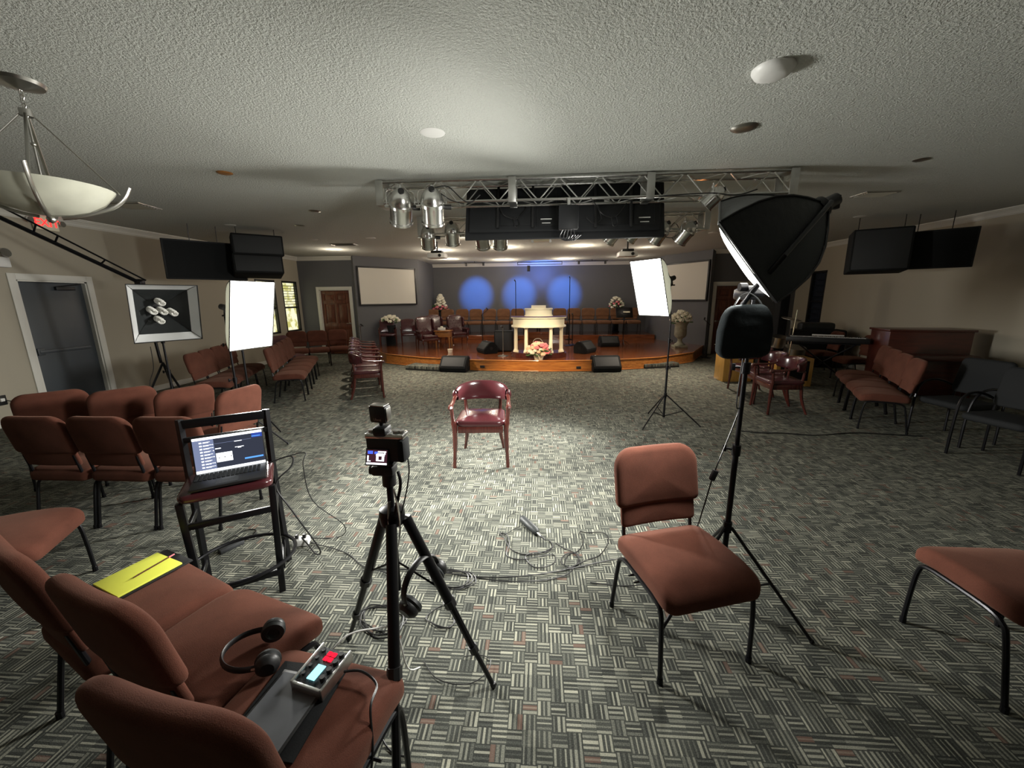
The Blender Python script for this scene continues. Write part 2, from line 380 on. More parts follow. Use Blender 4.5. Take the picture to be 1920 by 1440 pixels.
# left wall: door at Y 5.37-6.28, two windows near the rear corner
wall('wall_left', (XL, YF), (XL, YD+.12), 'wall', holes=((8.97, 9.88, 0, 2.04), (13.90, 14.72, .78, 2.28), (15.02, 15.76, .78, 2.28)), side=-1)
wall('wall_right', (XR, YF), (XR, YD+.12), 'wall', holes=((14.7, 15.3, .82, 2.34),), side=1)
wall('wall_front', (XL-.12, YF), (XR+.12, YF), 'wall', side=1)
wall('wall_back_left', (XL, YD), (-5.55, YD), 'dark_wall', holes=((.62, 1.60, 0, 2.03),), side=-1)
wall('wall_screen_left', (-5.62, 12.12), (-4.1, 13.7), 'dark_wall', side=-1)
wall('wall_alcove_left', (-4.1, 13.7), (-4.1, YB+.12), 'dark_wall', side=-1)
wall('wall_back', (-4.22, YB), (4.22, YB), 'dark_wall', side=-1)
wall('wall_alcove_right', (4.1, YB+.12), (4.1, 13.7), 'dark_wall', side=-1)
wall('wall_screen_right', (4.1, 13.7), (4.97, 12.17), 'dark_wall', side=-1)
wall('wall_back_right', (4.95, YD), (XR, YD), 'dark_wall', holes=((.25, 1.17, 0, 2.03),), side=-1)
def crown(name, p, q, side):
    p, q = Vector((*p, 0)), Vector((*q, 0)); d = (q-p); L = d.length; d.normalize(); n = Vector((d.y, -d.x, 0))*side
    prof = [(0, 0), (.012, .0), (.02, .012), (.03, .016), (.045, .04), (.075, .07), (.09, .078), (.10, .092), (.115, .096), (.115, .11), (0, .11)]
    b = B(); V = []
    for e in (p, q):
        for (o, h) in prof: V.append(e - n*o + Vector((0, 0, CZ-.11+h)))
    k = len(prof); b._add(V, [(i, (i+1) % k, k+(i+1) % k, k+i) for i in range(k)] + [tuple(range(k)), tuple(range(k, 2*k))])
    return struct(b.build(name, 'trim', smooth=False))
crown('trim_1', (XL, YF), (XL, YD), -1); crown('trim_2', (XR, YF), (XR, YD), 1)
crown('trim_3', (XL, YD), (-5.6, YD), -1); crown('trim_4', (5.0, YD), (XR, YD), -1); crown('trim_5', (-4.1, YB), (4.1, YB), -1)
def base(name, p, q, side, h=.10):
    p, q = Vector((*p, 0)), Vector((*q, 0)); d = (q-p); L = d.length; d.normalize(); n = Vector((d.y, -d.x, 0))*side
    c = (p+q)/2 - n*.009; b = B(); b.box((c.x, c.y, h/2), (L, .018, h), .004, Matrix.Rotation(math.atan2(d.y, d.x), 3, 'Z'), 1)
    return struct(b.build(name, 'trim', smooth=False))
base('baseboard_left', (XL, YF), (XL, 5.28), -1); base('baseboard_left_rear', (XL, 6.38), (XL, YD), -1)
base('baseboard_right', (XR, YF), (XR, YD), 1); base('baseboard_back_left', (XL, YD), (-6.98, YD), -1); base('baseboard_back_right', (6.24, YD), (XR, YD), -1)

def casing(b, u0, u1, z1, wd=.09, th=.02, z0=0):
    b.box((u0-wd/2, -th/2, (z0+z1+wd)/2), (wd, th, z1+wd-z0), .004); b.box((u1+wd/2, -th/2, (z0+z1+wd)/2), (wd, th, z1+wd-z0), .004)
    b.box(((u0+u1)/2, -th/2, z1+wd/2), (u1-u0, th, wd), .004)
def frame_T(p, ang): return Matrix.Translation(p) @ Matrix.Rotation(R(ang), 4, 'Z')
# steel side door on the left wall (local x runs along the wall, -y into the room)
root = thing('door_1', 'slate grey steel door in a white frame on the left wall', 'door', (XL, 5.37, 0), 90); root['kind'] = 'structure'
b = B(); casing(b, 0, .91, 2.04); b.box((-.0+.012, .06, 1.02), (.024, .12, 2.04)); b.box((.898, .06, 1.02), (.024, .12, 2.04)); b.box((.455, .06, 2.03), (.91, .12, .022)); b.build('door_frame', 'trim', root)
b = B(); b.box((.455, .085, 1.01), (.86, .045, 2.0), .003); lf = b.build('door_leaf', 'door_grey', root)
b = B(); b.box((.62, .04, 1.93), (.26, .05, .055), .006); b.tube([(.52, .03, 1.955), (.75, -.01, 1.99), (.84, .03, 2.0)], .008); b.build('door_closer', 'black', root)
b = B(); b.box((.45, .05, .98), (.70, .035, .05), .01); b.box((.12, .055, .98), (.09, .03, .11), .006); b.build('push_bar', 'door_grey', root)
def panel_door(name, label, x0, x1, hand):
    root = thing(name, label, 'door', (x0, YD, 0), 0); root['kind'] = 'structure'; W = x1-x0
    b = B(); casing(b, 0, W, 2.03); b.box((.012, .06, 1.015), (.024, .12, 2.03)); b.box((W-.012, .06, 1.015), (.024, .12, 2.03)); b.box((W/2, .06, 2.02), (W, .12, .022)); b.build('door_frame', 'trim', root)
    b = B(); b.box((W/2, .075, 1.005), (W-.05, .03, 1.99))
    st = .11; hw = (W-.05-3*st)/2
    for z0, z1 in ((0.02, .24), (.80, .98), (1.60, 1.70), (1.90, 2.0)): b.box((W/2, .052, (z0+z1)/2), (W-.05, .02, z1-z0), .004)
    for u in (.025+st/2, W/2, W-.025-st/2): b.box((u, .052, 1.0), (st, .0198, 1.98), .004)
    for z0, z1 in ((.28, .76), (1.02, 1.56), (1.73, 1.87)):
        for u in (.025+st+hw/2, W-.025-st-hw/2): b.box((u, .054, (z0+z1)/2), (hw-.05, .018, z1-z0), .008)
    b.build('door_leaf', 'door_wood', root)
    u = W-.09 if hand > 0 else .09
    b = B(); b.lathe([(.028, 0), (.028, .008), (.01, .012), (.01, .04)], 14, (u, .042, .98), (0, -1, 0)); b.tube([(u, 0, .98), (u-hand*.10, 0, .985)], [.01, .008]); b.build('door_handle', 'nickel', root)
panel_door('door_2', 'reddish six-panel wooden door behind the chairs at the rear left', -6.88, -5.90, 1)
panel_door('door_3', 'dark red six-panel wooden door in the rear right corner', 5.20, 6.12, -1)

# windows: frame, blinds and the lit night outside showing through the slats
def slat_mat(name, c1, c2, st, n=9):
    m, nt, bb = nmat(name); nt.nodes.remove(bb); N = nt.nodes.new; L = nt.links.new
    geo = N('ShaderNodeNewGeometry'); sp = N('ShaderNodeSeparateXYZ'); L(geo.outputs['Position'], sp.inputs[0])
    nz = N('ShaderNodeTexNoise'); nz.inputs['Scale'].default_value = 6; L(geo.outputs['Position'], nz.inputs['Vector'])
    cr = N('ShaderNodeValToRGB'); cr.color_ramp.elements[0].position = .42; cr.color_ramp.elements[1].position = .58
    cr.color_ramp.elements[0].color = (*c1, 1); cr.color_ramp.elements[1].color = (*c2, 1); L(nz.outputs['Fac'], cr.inputs[0])
    e = N('ShaderNodeEmission'); e.inputs[1].default_value = st; L(cr.outputs[0], e.inputs[0]); L(e.outputs[0], nt.nodes['Material Output'].inputs[0]); return m
M['outside'] = slat_mat('lit_garden_outside', (.55, .52, .16), (1.0, .96, .66), 1.1)
def window(name, label, y0, y1, z0, z1, xw, sgn, lit):
    # sgn = +1: the room lies toward +x
    root = thing(name, label, 'window', (xw, (y0+y1)/2, z0), 0); root['kind'] = 'structure'; W, H = y1-y0, z1-z0
    b = B(); t = .05
    for yy in (-W/2+t/2, W/2-t/2): b.box((-sgn*.05, yy, H/2), (.1, t, H), .004)
    for zz in (t/2, H-t/2): b.box((-sgn*.05, 0, zz), (.1, W, t), .004)
    b.box((-sgn*.06, 0, H*.48), (.05, W, .035), .004)
    b.build('window_frame', 'black' if lit else 'black', root)
    b = B(); b.box((-sgn*.085, 0, H/2), (.006, W-.08, H-.08)); b.build('window_pane', 'outside' if lit else 'glass', root, smooth=False)
    b = B()
    k = 9
    for i in range(k):
        zz = H*(.50+.46*i/k) if lit else .08+(H-.16)*i/k
        b.box((-sgn*.03, 0, zz), (.03, W-.1, .012 if lit else .02), .002, Matrix.Rotation(R(25*sgn), 3, 'Y'), 1)
    b.build('blind_slat', 'nickel' if lit else 'glass', root)
window('window_1', 'lit window with blinds behind the bright softbox by the left wall', 10.30, 11.12, .78, 2.28, XL, 1, True)
window('window_2', 'lit window with blinds nearest the rear left corner', 11.42, 12.16, .78, 2.28, XL, 1, True)
window('window_3', 'dark window with horizontal slats on the right wall', 11.10, 11.70, .82, 2.34, XR, -1, False)

# the platform: a faceted front edge, a riser at the rear, all one timber structure
FE = [(-5.55, 12.3), (-4.15, 10.45), (-2.95, 9.78), (-1.5, 9.36), (0, 9.23), (1.5, 9.32), (2.95, 9.80), (4.1, 10.7), (4.96, 12.25)]
SH = .27
poly = FE + [(5.3, 12.2), (4.1, 13.68), (4.1, YB), (-4.1, YB), (-4.1, 13.68), (-5.5, 12.25)]
poly = FE + [(4.09, 13.66), (4.09, YB-.01), (-4.09, YB-.01), (-4.09, 13.66)]
b = B(); b.prism(poly, SH-.03, SH); st = b.build('stage_platform', 'stage', smooth=False); struct(st, 'low polished wooden stage platform across the back of the room', 'stage')
b = B()
for i in range(len(FE)-1):
    p, q = Vector((*FE[i], 0)), Vector((*FE[i+1], 0)); d = q-p; c = (p+q)/2 + Vector((d.y, -d.x, 0)).normalized()*-.02
    b.box((c.x, c.y, (SH-.03)/2), (d.length, .03, SH-.03), 0, Matrix.Rotation(math.atan2(d.y, d.x), 3, 'Z'))
b.build('fascia', 'stage_face', st, smooth=False)
b = B()
for i in range(len(FE)-1):
    b.tube([(*FE[i], SH-.012), (*FE[i+1], SH-.012)], .014, 8); b.tube([(*FE[i], .014), (*FE[i+1], .014)], .012, 8)
b.build('nosing', 'stage_face', st)
b = B(); b.box((0, 14.9, SH+.075), (8.1, 1.56, .15), .006); rs = b.build('choir_riser', 'stage', st, smooth=False)
for x, z in ((.95, .09), (1.55, .12), (-1.35, .10)):
    p = FE[4] if x > 0 else FE[3]; q = FE[5] if x > 0 else FE[4]
    t = (x-p[0])/(q[0]-p[0]); y = p[1]+(q[1]-p[1])*t
    b = B(); b.box((x, y-.004, z), (.11, .012, .06), .003); tag(b.build('outlet_plate', 'black'), {.95: 'black floor box plate set low in the stage front beside the flowers', 1.55: 'black cable plate in the stage front by the floor monitor', -1.35: 'black cable plate in the stage front right of the monitor wedge'}[x], 'outlet')

# ------------------------------------------------------------------ chairs
def tubeleg(b, pts, r=.011, n=8): b.tube(smooth(pts, 4), r, n)
def make_church(name, m):
    root = thing(name, '', 'chair')
    b = B()
    def sf(a, y, d):
        z = .425 + d*1.0
        if d > 0: z += .012*math.cos(min(1, abs(y)/.24)*PI/2) 
        t = max(0, -y-.10); z -= t*t*1.5
        t = max(0, y-.16); z -= t*t*1.5
        return (a*(1 - .05*(y+.24)), y, z)
    b.pillow(rrect(.50, .49, .055, 5), .085, .032, .012, 0, sf); b.build('seat', m, root)
    b = B()
    lean = lambda z: .215 + .20*(z-.5)
    def up(a, h, d): z = .765+h; return (a, lean(z) - .22*a*a*0 - d - .30*a*a + .02, z)
    b.pillow(rrect(.485, .30, .10, 7, .03), .055, .026, .018, .008, up)
    def lo(a, h, d): z = .585+h; return (a, lean(z) - d - .30*a*a + .02, z)
    b.pillow(rrect(.435, .15, .02, 3), .036, .015, .006, .002, lo); b.build('backrest', m, root)
    for sx in (-1, 1):
        b = B(); tubeleg(b, [(sx*.235, -.215, .012), (sx*.238, -.205, .20), (sx*.238, -.19, .335), (sx*.238, -.15, .372), (sx*.238, 0, .380)]); b.cyl((sx*.235, -.215, 0), (sx*.235, -.215, .03), .014, n=8); b.build('leg', 'frame', root)
        b = B(); tubeleg(b, [(sx*.238, 0, .380), (sx*.238, .12, .378), (sx*.238, .175, .355), (sx*.238, .20, .30), (sx*.235, .255, .012)]); b.cyl((sx*.235, .255, 0), (sx*.235, .255, .03), .014, n=8); b.build('leg', 'frame', root)
    for sx in (-1, 1): B().tube([(sx*.20, .15, .385), (sx*.20, .215, .40), (sx*.20, lean(.60)+.016, .60)], .010, 8).build('back_post', 'frame', root)
    b = B(); b.box((0, -.15, .374), (.46, .03, .012)); b.box((0, .13, .374), (.46, .03, .012)); b.box((0, -.01, .374), (.03, .30, .011))
    for y in (-.02, .03): b.tube([(0, y, .375), (-.275, y, .375)], .005, 6)
    b.build('seat_frame', 'frame', root)
    return root
def make_captain():
    root = thing('captain_chair', '', 'chair')
    b = B()
    b.pillow(rrect(.52, .50, .09, 6), .06, .026, .024, 0, lambda a, y, d: (a*(1-.25*(y+.25)*.6), y-.01, .465+d)); b.build('seat', 'leather', root)
    b = B(); b.box((0, -.235, .405), (.46, .02, .07), .005); b.box((0, .20, .405), (.38, .02, .07), .005)
    for sx in (-1, 1): b.box((sx*.235, -.02, .405), (.02, .44, .07), .005, Matrix.Rotation(sx*R(6), 3, 'Z'))
    b.build('seat_rail', 'chairwood', root)
    # upholstered wrap-around back
    b = B(); n = 26
    def bk(u, v):
        ph = R(-82+164*u); cx, cy = .272*math.sin(ph), .035+.225*math.cos(ph); nx, ny = math.sin(ph), math.cos(ph)
        e = abs(2*u-1); hh = .105*(1-.45*e**2.5); zc = .70 - .005*e - .01*(1-e); zc += .02*(1-e**2) ; tk = .026*(1-.3*e**3)
        a = 2*PI*v; ca, sa = math.cos(a), math.sin(a); sg = lambda q, p: math.copysign(abs(q)**p, q)
        o = tk*sg(ca, .7); z = zc+hh*sg(sa, .6); o += .05*(z-.70)*1.2
        return (cx+nx*o, cy+ny*o, z)
    b.grid(bk, n, 16)
    b.tube([bk(0, .0), bk(0, .5)], .02, 6); b.ball((bk(0, 0)[0], bk(0, 0)[1], .695), .03, 8, (1, .5, 1.9)); b.ball((-bk(0, 0)[0], bk(0, 0)[1], .695), .03, 8, (1, .5, 1.9))
    b.build('backrest', 'leather', root)
    for sx in (-1, 1):
        b = B(); b.tube(smooth([(sx*.272, .09, .70), (sx*.285, .0, .675), (sx*.287, -.12, .66), (sx*.288, -.25, .655), (sx*.288, -.285, .645)], 4), [.02]*4+[.019]*4+[.022]*4+[.027]*4+[.024], 8, flat=.8); b.ball((sx*.288, -.28, .645), .028, 8); b.build('arm', 'chairwood', root)
        b = B(); b.tube(smooth([(sx*.275, -.25, 0), (sx*.262, -.24, .25), (sx*.262, -.235, .42), (sx*.275, -.235, .50), (sx*.285, -.25, .64)], 3), [.019]*3+[.025]*3+[.027]*3+[.018]*4, 8); b.build('leg', 'chairwood', root)
        b = B(); b.tube(smooth([(sx*.225, .295, 0), (sx*.19, .225, .22), (sx*.185, .20, .43)], 4), [.018]*3+[.022]*3+[.025]*3, 8); b.build('leg', 'chairwood', root)
        b = B(); b.tube([(sx*.185, .20, .42), (sx*.195, .215, .63)], [.02, .017], 8); b.build('back_post', 'chairwood', root)
    return root
def make_wing():
    root = thing('wing_chair', '', 'chair')
    b = B()
    def bf(a, h, d): z = .80+h; return (a, .26+.22*(z-.5)-d - .35*a*a, z)
    out = [(x, y + (.035*math.cos(x/.30*PI/2) if y > .2 else 0)) for x, y in rrect(.58, .66, .08, 5, .02)]
    b.pillow(out, .09, .035, .02, .01, bf); bk = b.build('backrest', 'leather', root)
    b = B()
    for r in range(5):
        for c in range(4 if r % 2 else 5):
            x = (c-(1.5 if r % 2 else 2))*.11; p = bf(x, .25-.11*r, .064); b.ball(p, .014, 6)
    b.build('button', 'leather', bk)
    b = B(); b.pillow(rrect(.56, .54, .06, 5), .12, .04, .025, 0, lambda a, y, d: (a, y-.03, .42+d)); b.build('seat', 'leather', root)
    b = B(); b.box((0, -.02, .32), (.60, .54, .09), .02)
    b.build('seat_rail', 'chairwood', root)
    for sx in (-1, 1):
        b = B(); b.tube([(sx*.33, -.27, .60), (sx*.32, .22, .62)], [.062, .055], 12); b.box((sx*.325, -.02, .46), (.07, .50, .26), .02); b.build('arm', 'leather', root)
        b = B(); b.pillow(rrect(.20, .40, .07, 4), .05, .02, .01, .01, lambda a, h, d: (sx*(.31+d), .25+a-.0+.1*(h), .88+h)); b.build('wing', 'leather', root)
        b = B(); b.tube(smooth([(sx*.28, -.28, 0), (sx*.27, -.26, .10), (sx*.30, -.27, .24), (sx*.28, -.25, .30)], 3), [.026]+[.016]*4+[.032]*5, 8); b.build('leg', 'chairwood', root)
        b = B(); b.tube([(sx*.26, .30, 0), (sx*.26, .23, .30)], [.016, .024], 8); b.build('leg', 'chairwood', root)
    return root
def make_side_arm():
    root = thing('tufted_armchair', '', 'chair')
    b = B()
    def bf(a, h, d): z = .72+h; return (a, .23+.2*(z-.5)-d-.2*a*a, z)
    out = [(x, y + (.03*math.cos(x/.25*PI/2) if y > .15 else 0)) for x, y in rrect(.50, .44, .05, 5, .02)]
    b.pillow(out, .06, .028, .015, .01, bf); bk = b.build('backrest', 'leather', root)
    b = B()
    for r in range(3):
        for c in range(3+r % 2): b.ball(bf((c-(2+r % 2)/2)*.13, .12-.12*r, .045), .012, 6)
    b.build('button', 'leather', bk)
    b = B(); b.pillow(rrect(.52, .50, .06, 5), .09, .035, .02, 0, lambda a, y, d: (a, y-.02, .43+d)); b.build('seat', 'leather', root)
    for sx in (-1, 1):
        b = B(); b.tube(smooth([(sx*.27, .24, .64), (sx*.285, .05, .655), (sx*.29, -.2, .65), (sx*.29, -.25, .62)], 4), .022, 8); b.build('arm', 'chairwood', root)
        b = B(); b.tube([(sx*.27, -.24, 0), (sx*.27, -.23, .42), (sx*.285, -.2, .64)], [.018, .026, .016], 8); b.build('leg', 'chairwood', root)
        b = B(); b.tube([(sx*.24, .31, 0), (sx*.25, .22, .42), (sx*.26, .26, .70)], [.018, .024, .018], 8); b.build('leg', 'chairwood', root)
    return root

church = make_church('church_chair', 'brown')
church['label'] = 'empty rust-brown fabric chair standing alone beside the near light stand, facing us'
church.location = (.715, 1.765, 0); church.rotation_euler = (0, 0, R(16.5))
def row(proto, name, start, step, n, rz, label, group=None, mats=None, jit=2):
    out = []
    for i in range(n):
        x, y = start[0]+step[0]*i, start[1]+step[1]*i
        out.append(dup(proto, (x, y, start[2] if len(start) > 2 else 0), rz + rnd.uniform(-jit, jit), label(i), group, mats=mats))
    return out
G1 = 'joined brown chairs holding the recording gear'
dup(church, (-.73, .90, 0), 170, 'rust-brown chair with the tablet and audio recorder on its seat', G1)
dup(church, (-1.17, 1.17, 0), 162, 'rust-brown chair between the recorder chair and the notepad chair', G1)
dup(church, (-1.68, 1.34, 0), 157, 'rust-brown chair with the yellow notepad on its seat', G1)
dup(church, (-2.95, 1.76, 0), 117, 'brown chair at the left edge of the picture showing only its seat')
dup(church, (2.17, 1.70, 0), 180, 'brown chair cut by the right edge of the picture, only its seat showing')
row(church, '', (-3.64, 2.78), (.495, .01), 3, 181, lambda i: ['leftmost dark brown chair seen from behind beyond the gear chairs', 'middle of the three dark chairs seen from behind, beside the stool row', 'brown chair seen from behind, directly behind the laptop'][i], 'three chairs seen from behind')
for i, (x, y, rz) in enumerate(((-4.78, 3.42, 228), (-4.25, 3.54, 234), (-3.72, 3.56, 246), (-3.18, 3.46, 262))):
    dup(church, (x+.1, y, 0), rz, ['leftmost', 'second', 'third', 'fourth'][i] + ' chair from the left in the brown row nearest the grey door', 'brown row near the grey side door')
row(church, '', (-5.15, 5.9), (-.19, .47), 4, 110, lambda i: f'brown chair, {ORD[i]} in the wall row behind the silver softbox', 'wall row behind the silver softbox')
row(church, '', (-4.35, 6.55), (-.21, .46), 5, 114, lambda i: f'brown chair, {ORD[i]} in the row behind the bright left softbox', 'row behind the bright left softbox')
row(church, '', (-6.25, 9.85), (.42, .26), 3, 32, lambda i: ['left', 'middle', 'right'][i]+' chair of the brown trio in front of the rear left door', 'brown trio in front of the rear door')
dup(church, (-5.75, 8.75, 0), 75, 'dark plum chair behind the row of brown chairs, below the lit window', mats={'rust_brown_fabric': M['plum']})
row(church, '', (4.45, 5.3), (.24, .45), 4, 244, lambda i: f'brown chair, {ORD[i]} in the row in front of the dark piano', 'row in front of the dark piano')
dup(church, (6.35, 9.3, 0), 262, 'brown chair by the right wall, between keyboard and piano')
dup(church, (6.3, 8.3, 0), 262, 'brown chair by the right wall, next to the far side of the piano')
# choir chairs on the riser
choir = dup(church, (-3.9, 14.55, SH+.15), 18, 'brown choir chair at the far left end of the stage row', 'choir chairs on the stage riser', mats={'rust_brown_fabric': M['tan']})
choir.name = 'choir_chair'
for i in range(1, 15):
    x = -3.9+.52*i
    dup(choir, (x, 14.62, SH+.15), 0 if i > 1 else 8, f'brown choir chair, {["", "second", "third", "fourth", "fifth", "sixth", "seventh", "eighth", "ninth", "tenth", "eleventh", "twelfth", "thirteenth", "fourteenth", "fifteenth"][i]} from the left in the stage row', 'choir chairs on the stage riser')
captain = make_captain(); captain.location = (-.60, 4.02, 0); captain.rotation_euler = (0, 0, R(4))
captain['label'] = 'maroon leather captain chair alone in the middle of the carpet'
row(captain, '', (-3.08, 6.80), (-.26, .55), 6, 115, lambda i: f'maroon captain chair, {ORD[i]} in the diagonal row left of the open carpet', 'maroon captain row at the left')
row(captain, '', (3.62, 6.05), (.10, .60), 3, 268, lambda i: f'maroon captain chair, {ORD[i]} of three beyond the near light stand', 'maroon captain chairs at the right')
wing = make_wing(); wing.location = (-3.33, 11.75, SH); wing.rotation_euler = (0, 0, R(38)); wing.scale = (.84, .84, .80); wing['label'] = 'tufted maroon wing chair on the stage, left of the tissue table'
dup(wing, (-2.62, 12.75, SH), 30, 'tufted maroon wing chair on the stage, right of the tissue table')
dup(wing, (-3.35, 12.85, SH), 32, 'tufted maroon wing chair half hidden behind the two front wing chairs')
sarm = make_side_arm(); sarm.location = (-4.72, 12.15, SH); sarm.scale = (.9, .9, .86); sarm.rotation_euler = (0, 0, R(22)); sarm['label'] = 'low tufted maroon armchair at the left end of the stage chairs'
dup(sarm, (-4.08, 12.3, SH), 22, 'low tufted maroon armchair beside the left wing chair')

# ------------------------------------------------------------------ softboxes and their stands
def make_stand(name, label, loc, rz, h, spread=.42, hub=.52, group=None, braces=True):
    root = thing(name, label, 'light stand', loc, rz, group)
    b = B(); b.cyl((0, 0, .10), (0, 0, h*.55), .0145, n=12); b.cyl((0, 0, h*.55), (0, 0, h*.8), .0115, n=12); b.cyl((0, 0, h*.8), (0, 0, h), .009, n=12); b.build('pole', 'frame', root)
    for z in (h*.55, h*.8):
        b = B(); b.cyl((0, 0, z-.03), (0, 0, z+.025), .021, n=12); b.cyl((0, 0, z), (-.045, -.01, z), .006, n=8); b.box((-.052, -.01, z), (.018, .008, .035), .003); b.build('locking_collar', 'frame', root)
    b = B(); b.cyl((0, 0, hub-.03), (0, 0, hub+.03), .022, n=12); b.cyl((0, 0, .09), (0, 0, .12), .02, n=12); b.build('leg_collar', 'frame', root)
    for k in range(3):
        a = 2*PI*k/3; d = Vector((math.cos(a), math.sin(a), 0))
        b = B(); b.tube([d*.02+Vector((0, 0, hub)), d*spread+Vector((0, 0, .012))], .009, 8); b.ball(d*spread+Vector((0, 0, .012)), .013, 8); b.build('leg', 'frame', root)
        if braces: B().tube([d*.018+Vector((0, 0, .11)), d*spread*.52+Vector((0, 0, hub*.5))], .006, 6).build('brace', 'frame', root)
    return root
def softbox(name, label, loc, aim, W, H, depth, roll, face, inner=None, shell='cloth'):
    """face centre at the origin of the thing, opening toward local -Y"""
    root = thing(name, label, 'softbox', loc)
    q = Vector(aim).to_track_quat('-Y', 'Z'); root.rotation_mode = 'QUATERNION'
    root.rotation_quaternion = q @ Matrix.Rotation(R(roll), 3, 'Y').to_quaternion()
    ap = .055; n = 8
    def edge(u):            # around the rim, u 0..4
        k = int(u) % 4; t = u-int(u); c = [(-1, 1), (1, 1), (1, -1), (-1, -1)]; a, d = c[k], c[(k+1) % 4]
        return (a[0]+(d[0]-a[0])*t, a[1]+(d[1]-a[1])*t)
    def sh(off):
        def f(u, v):
            ex, ez = edge(u*4*.99999); s = v; bulge = math.sin(PI*s)*.12*(1-0*u)
            rx = (W/2)*(1-s)+ap*s; rz = (H/2)*(1-s)+ap*s
            k = 1+bulge - .05*math.sin(PI*s)*(1-max(abs(ex), abs(ez))**8)
            m = max(abs(ex), abs(ez)); nx, nz = ex, ez
            if s > .6:      # round off toward the neck
                t = (s-.6)/.4; l = math.hypot(ex, ez); nx, nz = ex*(1-t)+ex/l*t, ez*(1-t)+ez/l*t
            return ((nx*rx*k)*(1-off), depth*s + off*.3, (nz*rz*k)*(1-off))
        return f
    b = B(); b.grid(sh(0), 32, 10, True); b.build('outer_shell', shell, root)
    if shell != 'glow_cloth': b = B(); b.grid(sh(.02), 32, 10, True); b.build('reflector_lining', inner or 'silver_cloth', root)
    b = B(); b.tube([(-W/2, 0, -H/2), (-W/2, 0, H/2), (W/2, 0, H/2), (W/2, 0, -H/2)], .006, 6, closed=True); b.build('rim', 'black', root)
    if face:
        b = B(); b.grid(lambda u, v: ((u-.5)*W*.985, .004-.022*(1-(2*u-1)**4)*(1-(2*v-1)**4), (v-.5)*H*.985), 12, 12); b.build('diffuser', face, root)
    for sx in (-1, 1):
        for sz in (-1, 1):
            b = B(); b.tube([(sx*ap*.8, depth, sz*ap*.8)] + [tuple(Vector(sh(0)([0, .25, .5, .75][{(-1, 1): 0, (1, 1): 1, (1, -1): 2, (-1, -1): 3}[(sx, sz)]], t))) for t in (.75, .5, .25, 0)], .004, 6)
            b.build('rib', 'black', root)
    b = B(); b.lathe([(.058, depth-.01), (.058, depth+.03), (.05, depth+.05), (.032, depth+.10), (.03, depth+.15), (.015, depth+.16)], 18, (0, 0, 0), None)
    return root, b
def finish_socket(root, b, depth):
    b.bm.free()
    b = B(); b.lathe([(.06, 0), (.06, .03), (.045, .05), (.032, .09), (.03, .14), (.012, .155)], 18, (0, depth-.01, 0), (0, 1, 0)); b.box((0, depth+.06, -.055), (.03, .04, .07), .006); b.cyl((-.04, depth+.06, -.08), (.05, depth+.06, -.08), .009); b.build('lamp_socket', 'black', root)

# left, bright
p = D(474, 592, 3.95)
LB, bb = softbox('softbox', 'bright rectangular softbox in front of the rear left windows', p, (.95, -.22, -.22), .50, .70, .30, 0, 'diff', shell='glow_cloth', inner=None); finish_socket(LB, bb, .30)
dirL = Vector((.95, -.22, -.22)).normalized(); area(p+dirL*.05, p+dirL, .48, P_LEFT, (1, .985, .92), 'RECTANGLE', .68, 98)
sp = p - dirL*.42; make_stand('light_stand', 'light stand under the bright left softbox, its foot hidden behind chairs', (sp.x, sp.y+.02, 0), 40, sp.z-.09)
# centre right, bright
p = D(1217, 541, 5.25)
MB_, bb = softbox('softbox', 'bright rectangular softbox facing us in front of the right projection screen', p, (-.81, -.51, -.30), .50, .72, .34, 0, 'diff', shell='glow_cloth'); finish_socket(MB_, bb, .34)
dirM = Vector((-.81, -.51, -.30)).normalized(); area(p+dirM*.05, p+dirM, .48, P_MID, (1, .985, .92), 'RECTANGLE', .68, 104); sp = p - dirM*.40
make_stand('light_stand', 'slim black tripod light stand under the bright softbox facing us', (1.72, 5.33, 0), 100, 1.42, .46, .40)
b = B(); b.tube([(1.72, 5.33, 1.41), (1.72, 5.36, 1.52), (sp.x, sp.y, sp.z-.09)], .009); tag(b.build('tilt_bracket', 'frame'), 'black bracket joining the rear right softbox to its tripod stand', 'bracket')
# silver one without diffuser
p = D(313, 588, 4.40)
SB, bb = softbox('softbox', 'open silver-lined softbox, unlit, with five white spiral bulbs', p, (.84, -.50, -.20), .64, .66, .30, 0, None); finish_socket(SB, bb, .30)
for (x, z) in ((0, 0), (-.075, .005), (.075, -.015), (-.01, .085), (-.03, -.085)):
    b = B(); n = 46; r0 = .027
    b.tube([(x*1.25+r0*math.cos(t*2*PI*4.5/n)*(1 if t < n-4 else .5), .24-.19*t/n, z*1.25+r0*math.sin(t*2*PI*4.5/n)) for t in range(n)], .0105, 8)
    b.cyl((x*1.25, .29, z*1.25), (x*1.25, .23, z*1.25), .024, n=10); b.build('spiral_bulb', 'cfl', SB)
dirS = Vector((.84, -.50, -.20)).normalized(); sp = p - dirS*.36
make_stand('light_stand', 'black light stand carrying the open silver softbox', (sp.x, sp.y, 0), 10, sp.z-.1)
cb = smooth([D(282, 650, 4.45), D(288, 690, 4.5), D(285, 730, 4.5), Vector((-4.6, 4.7, .3)), Vector((-4.5, 4.6, .01))], 5)
tag(B().tube(cb, .004, 6).build('power_cable', 'black'), 'thin black cable hanging down beside the silver softbox', 'cable')
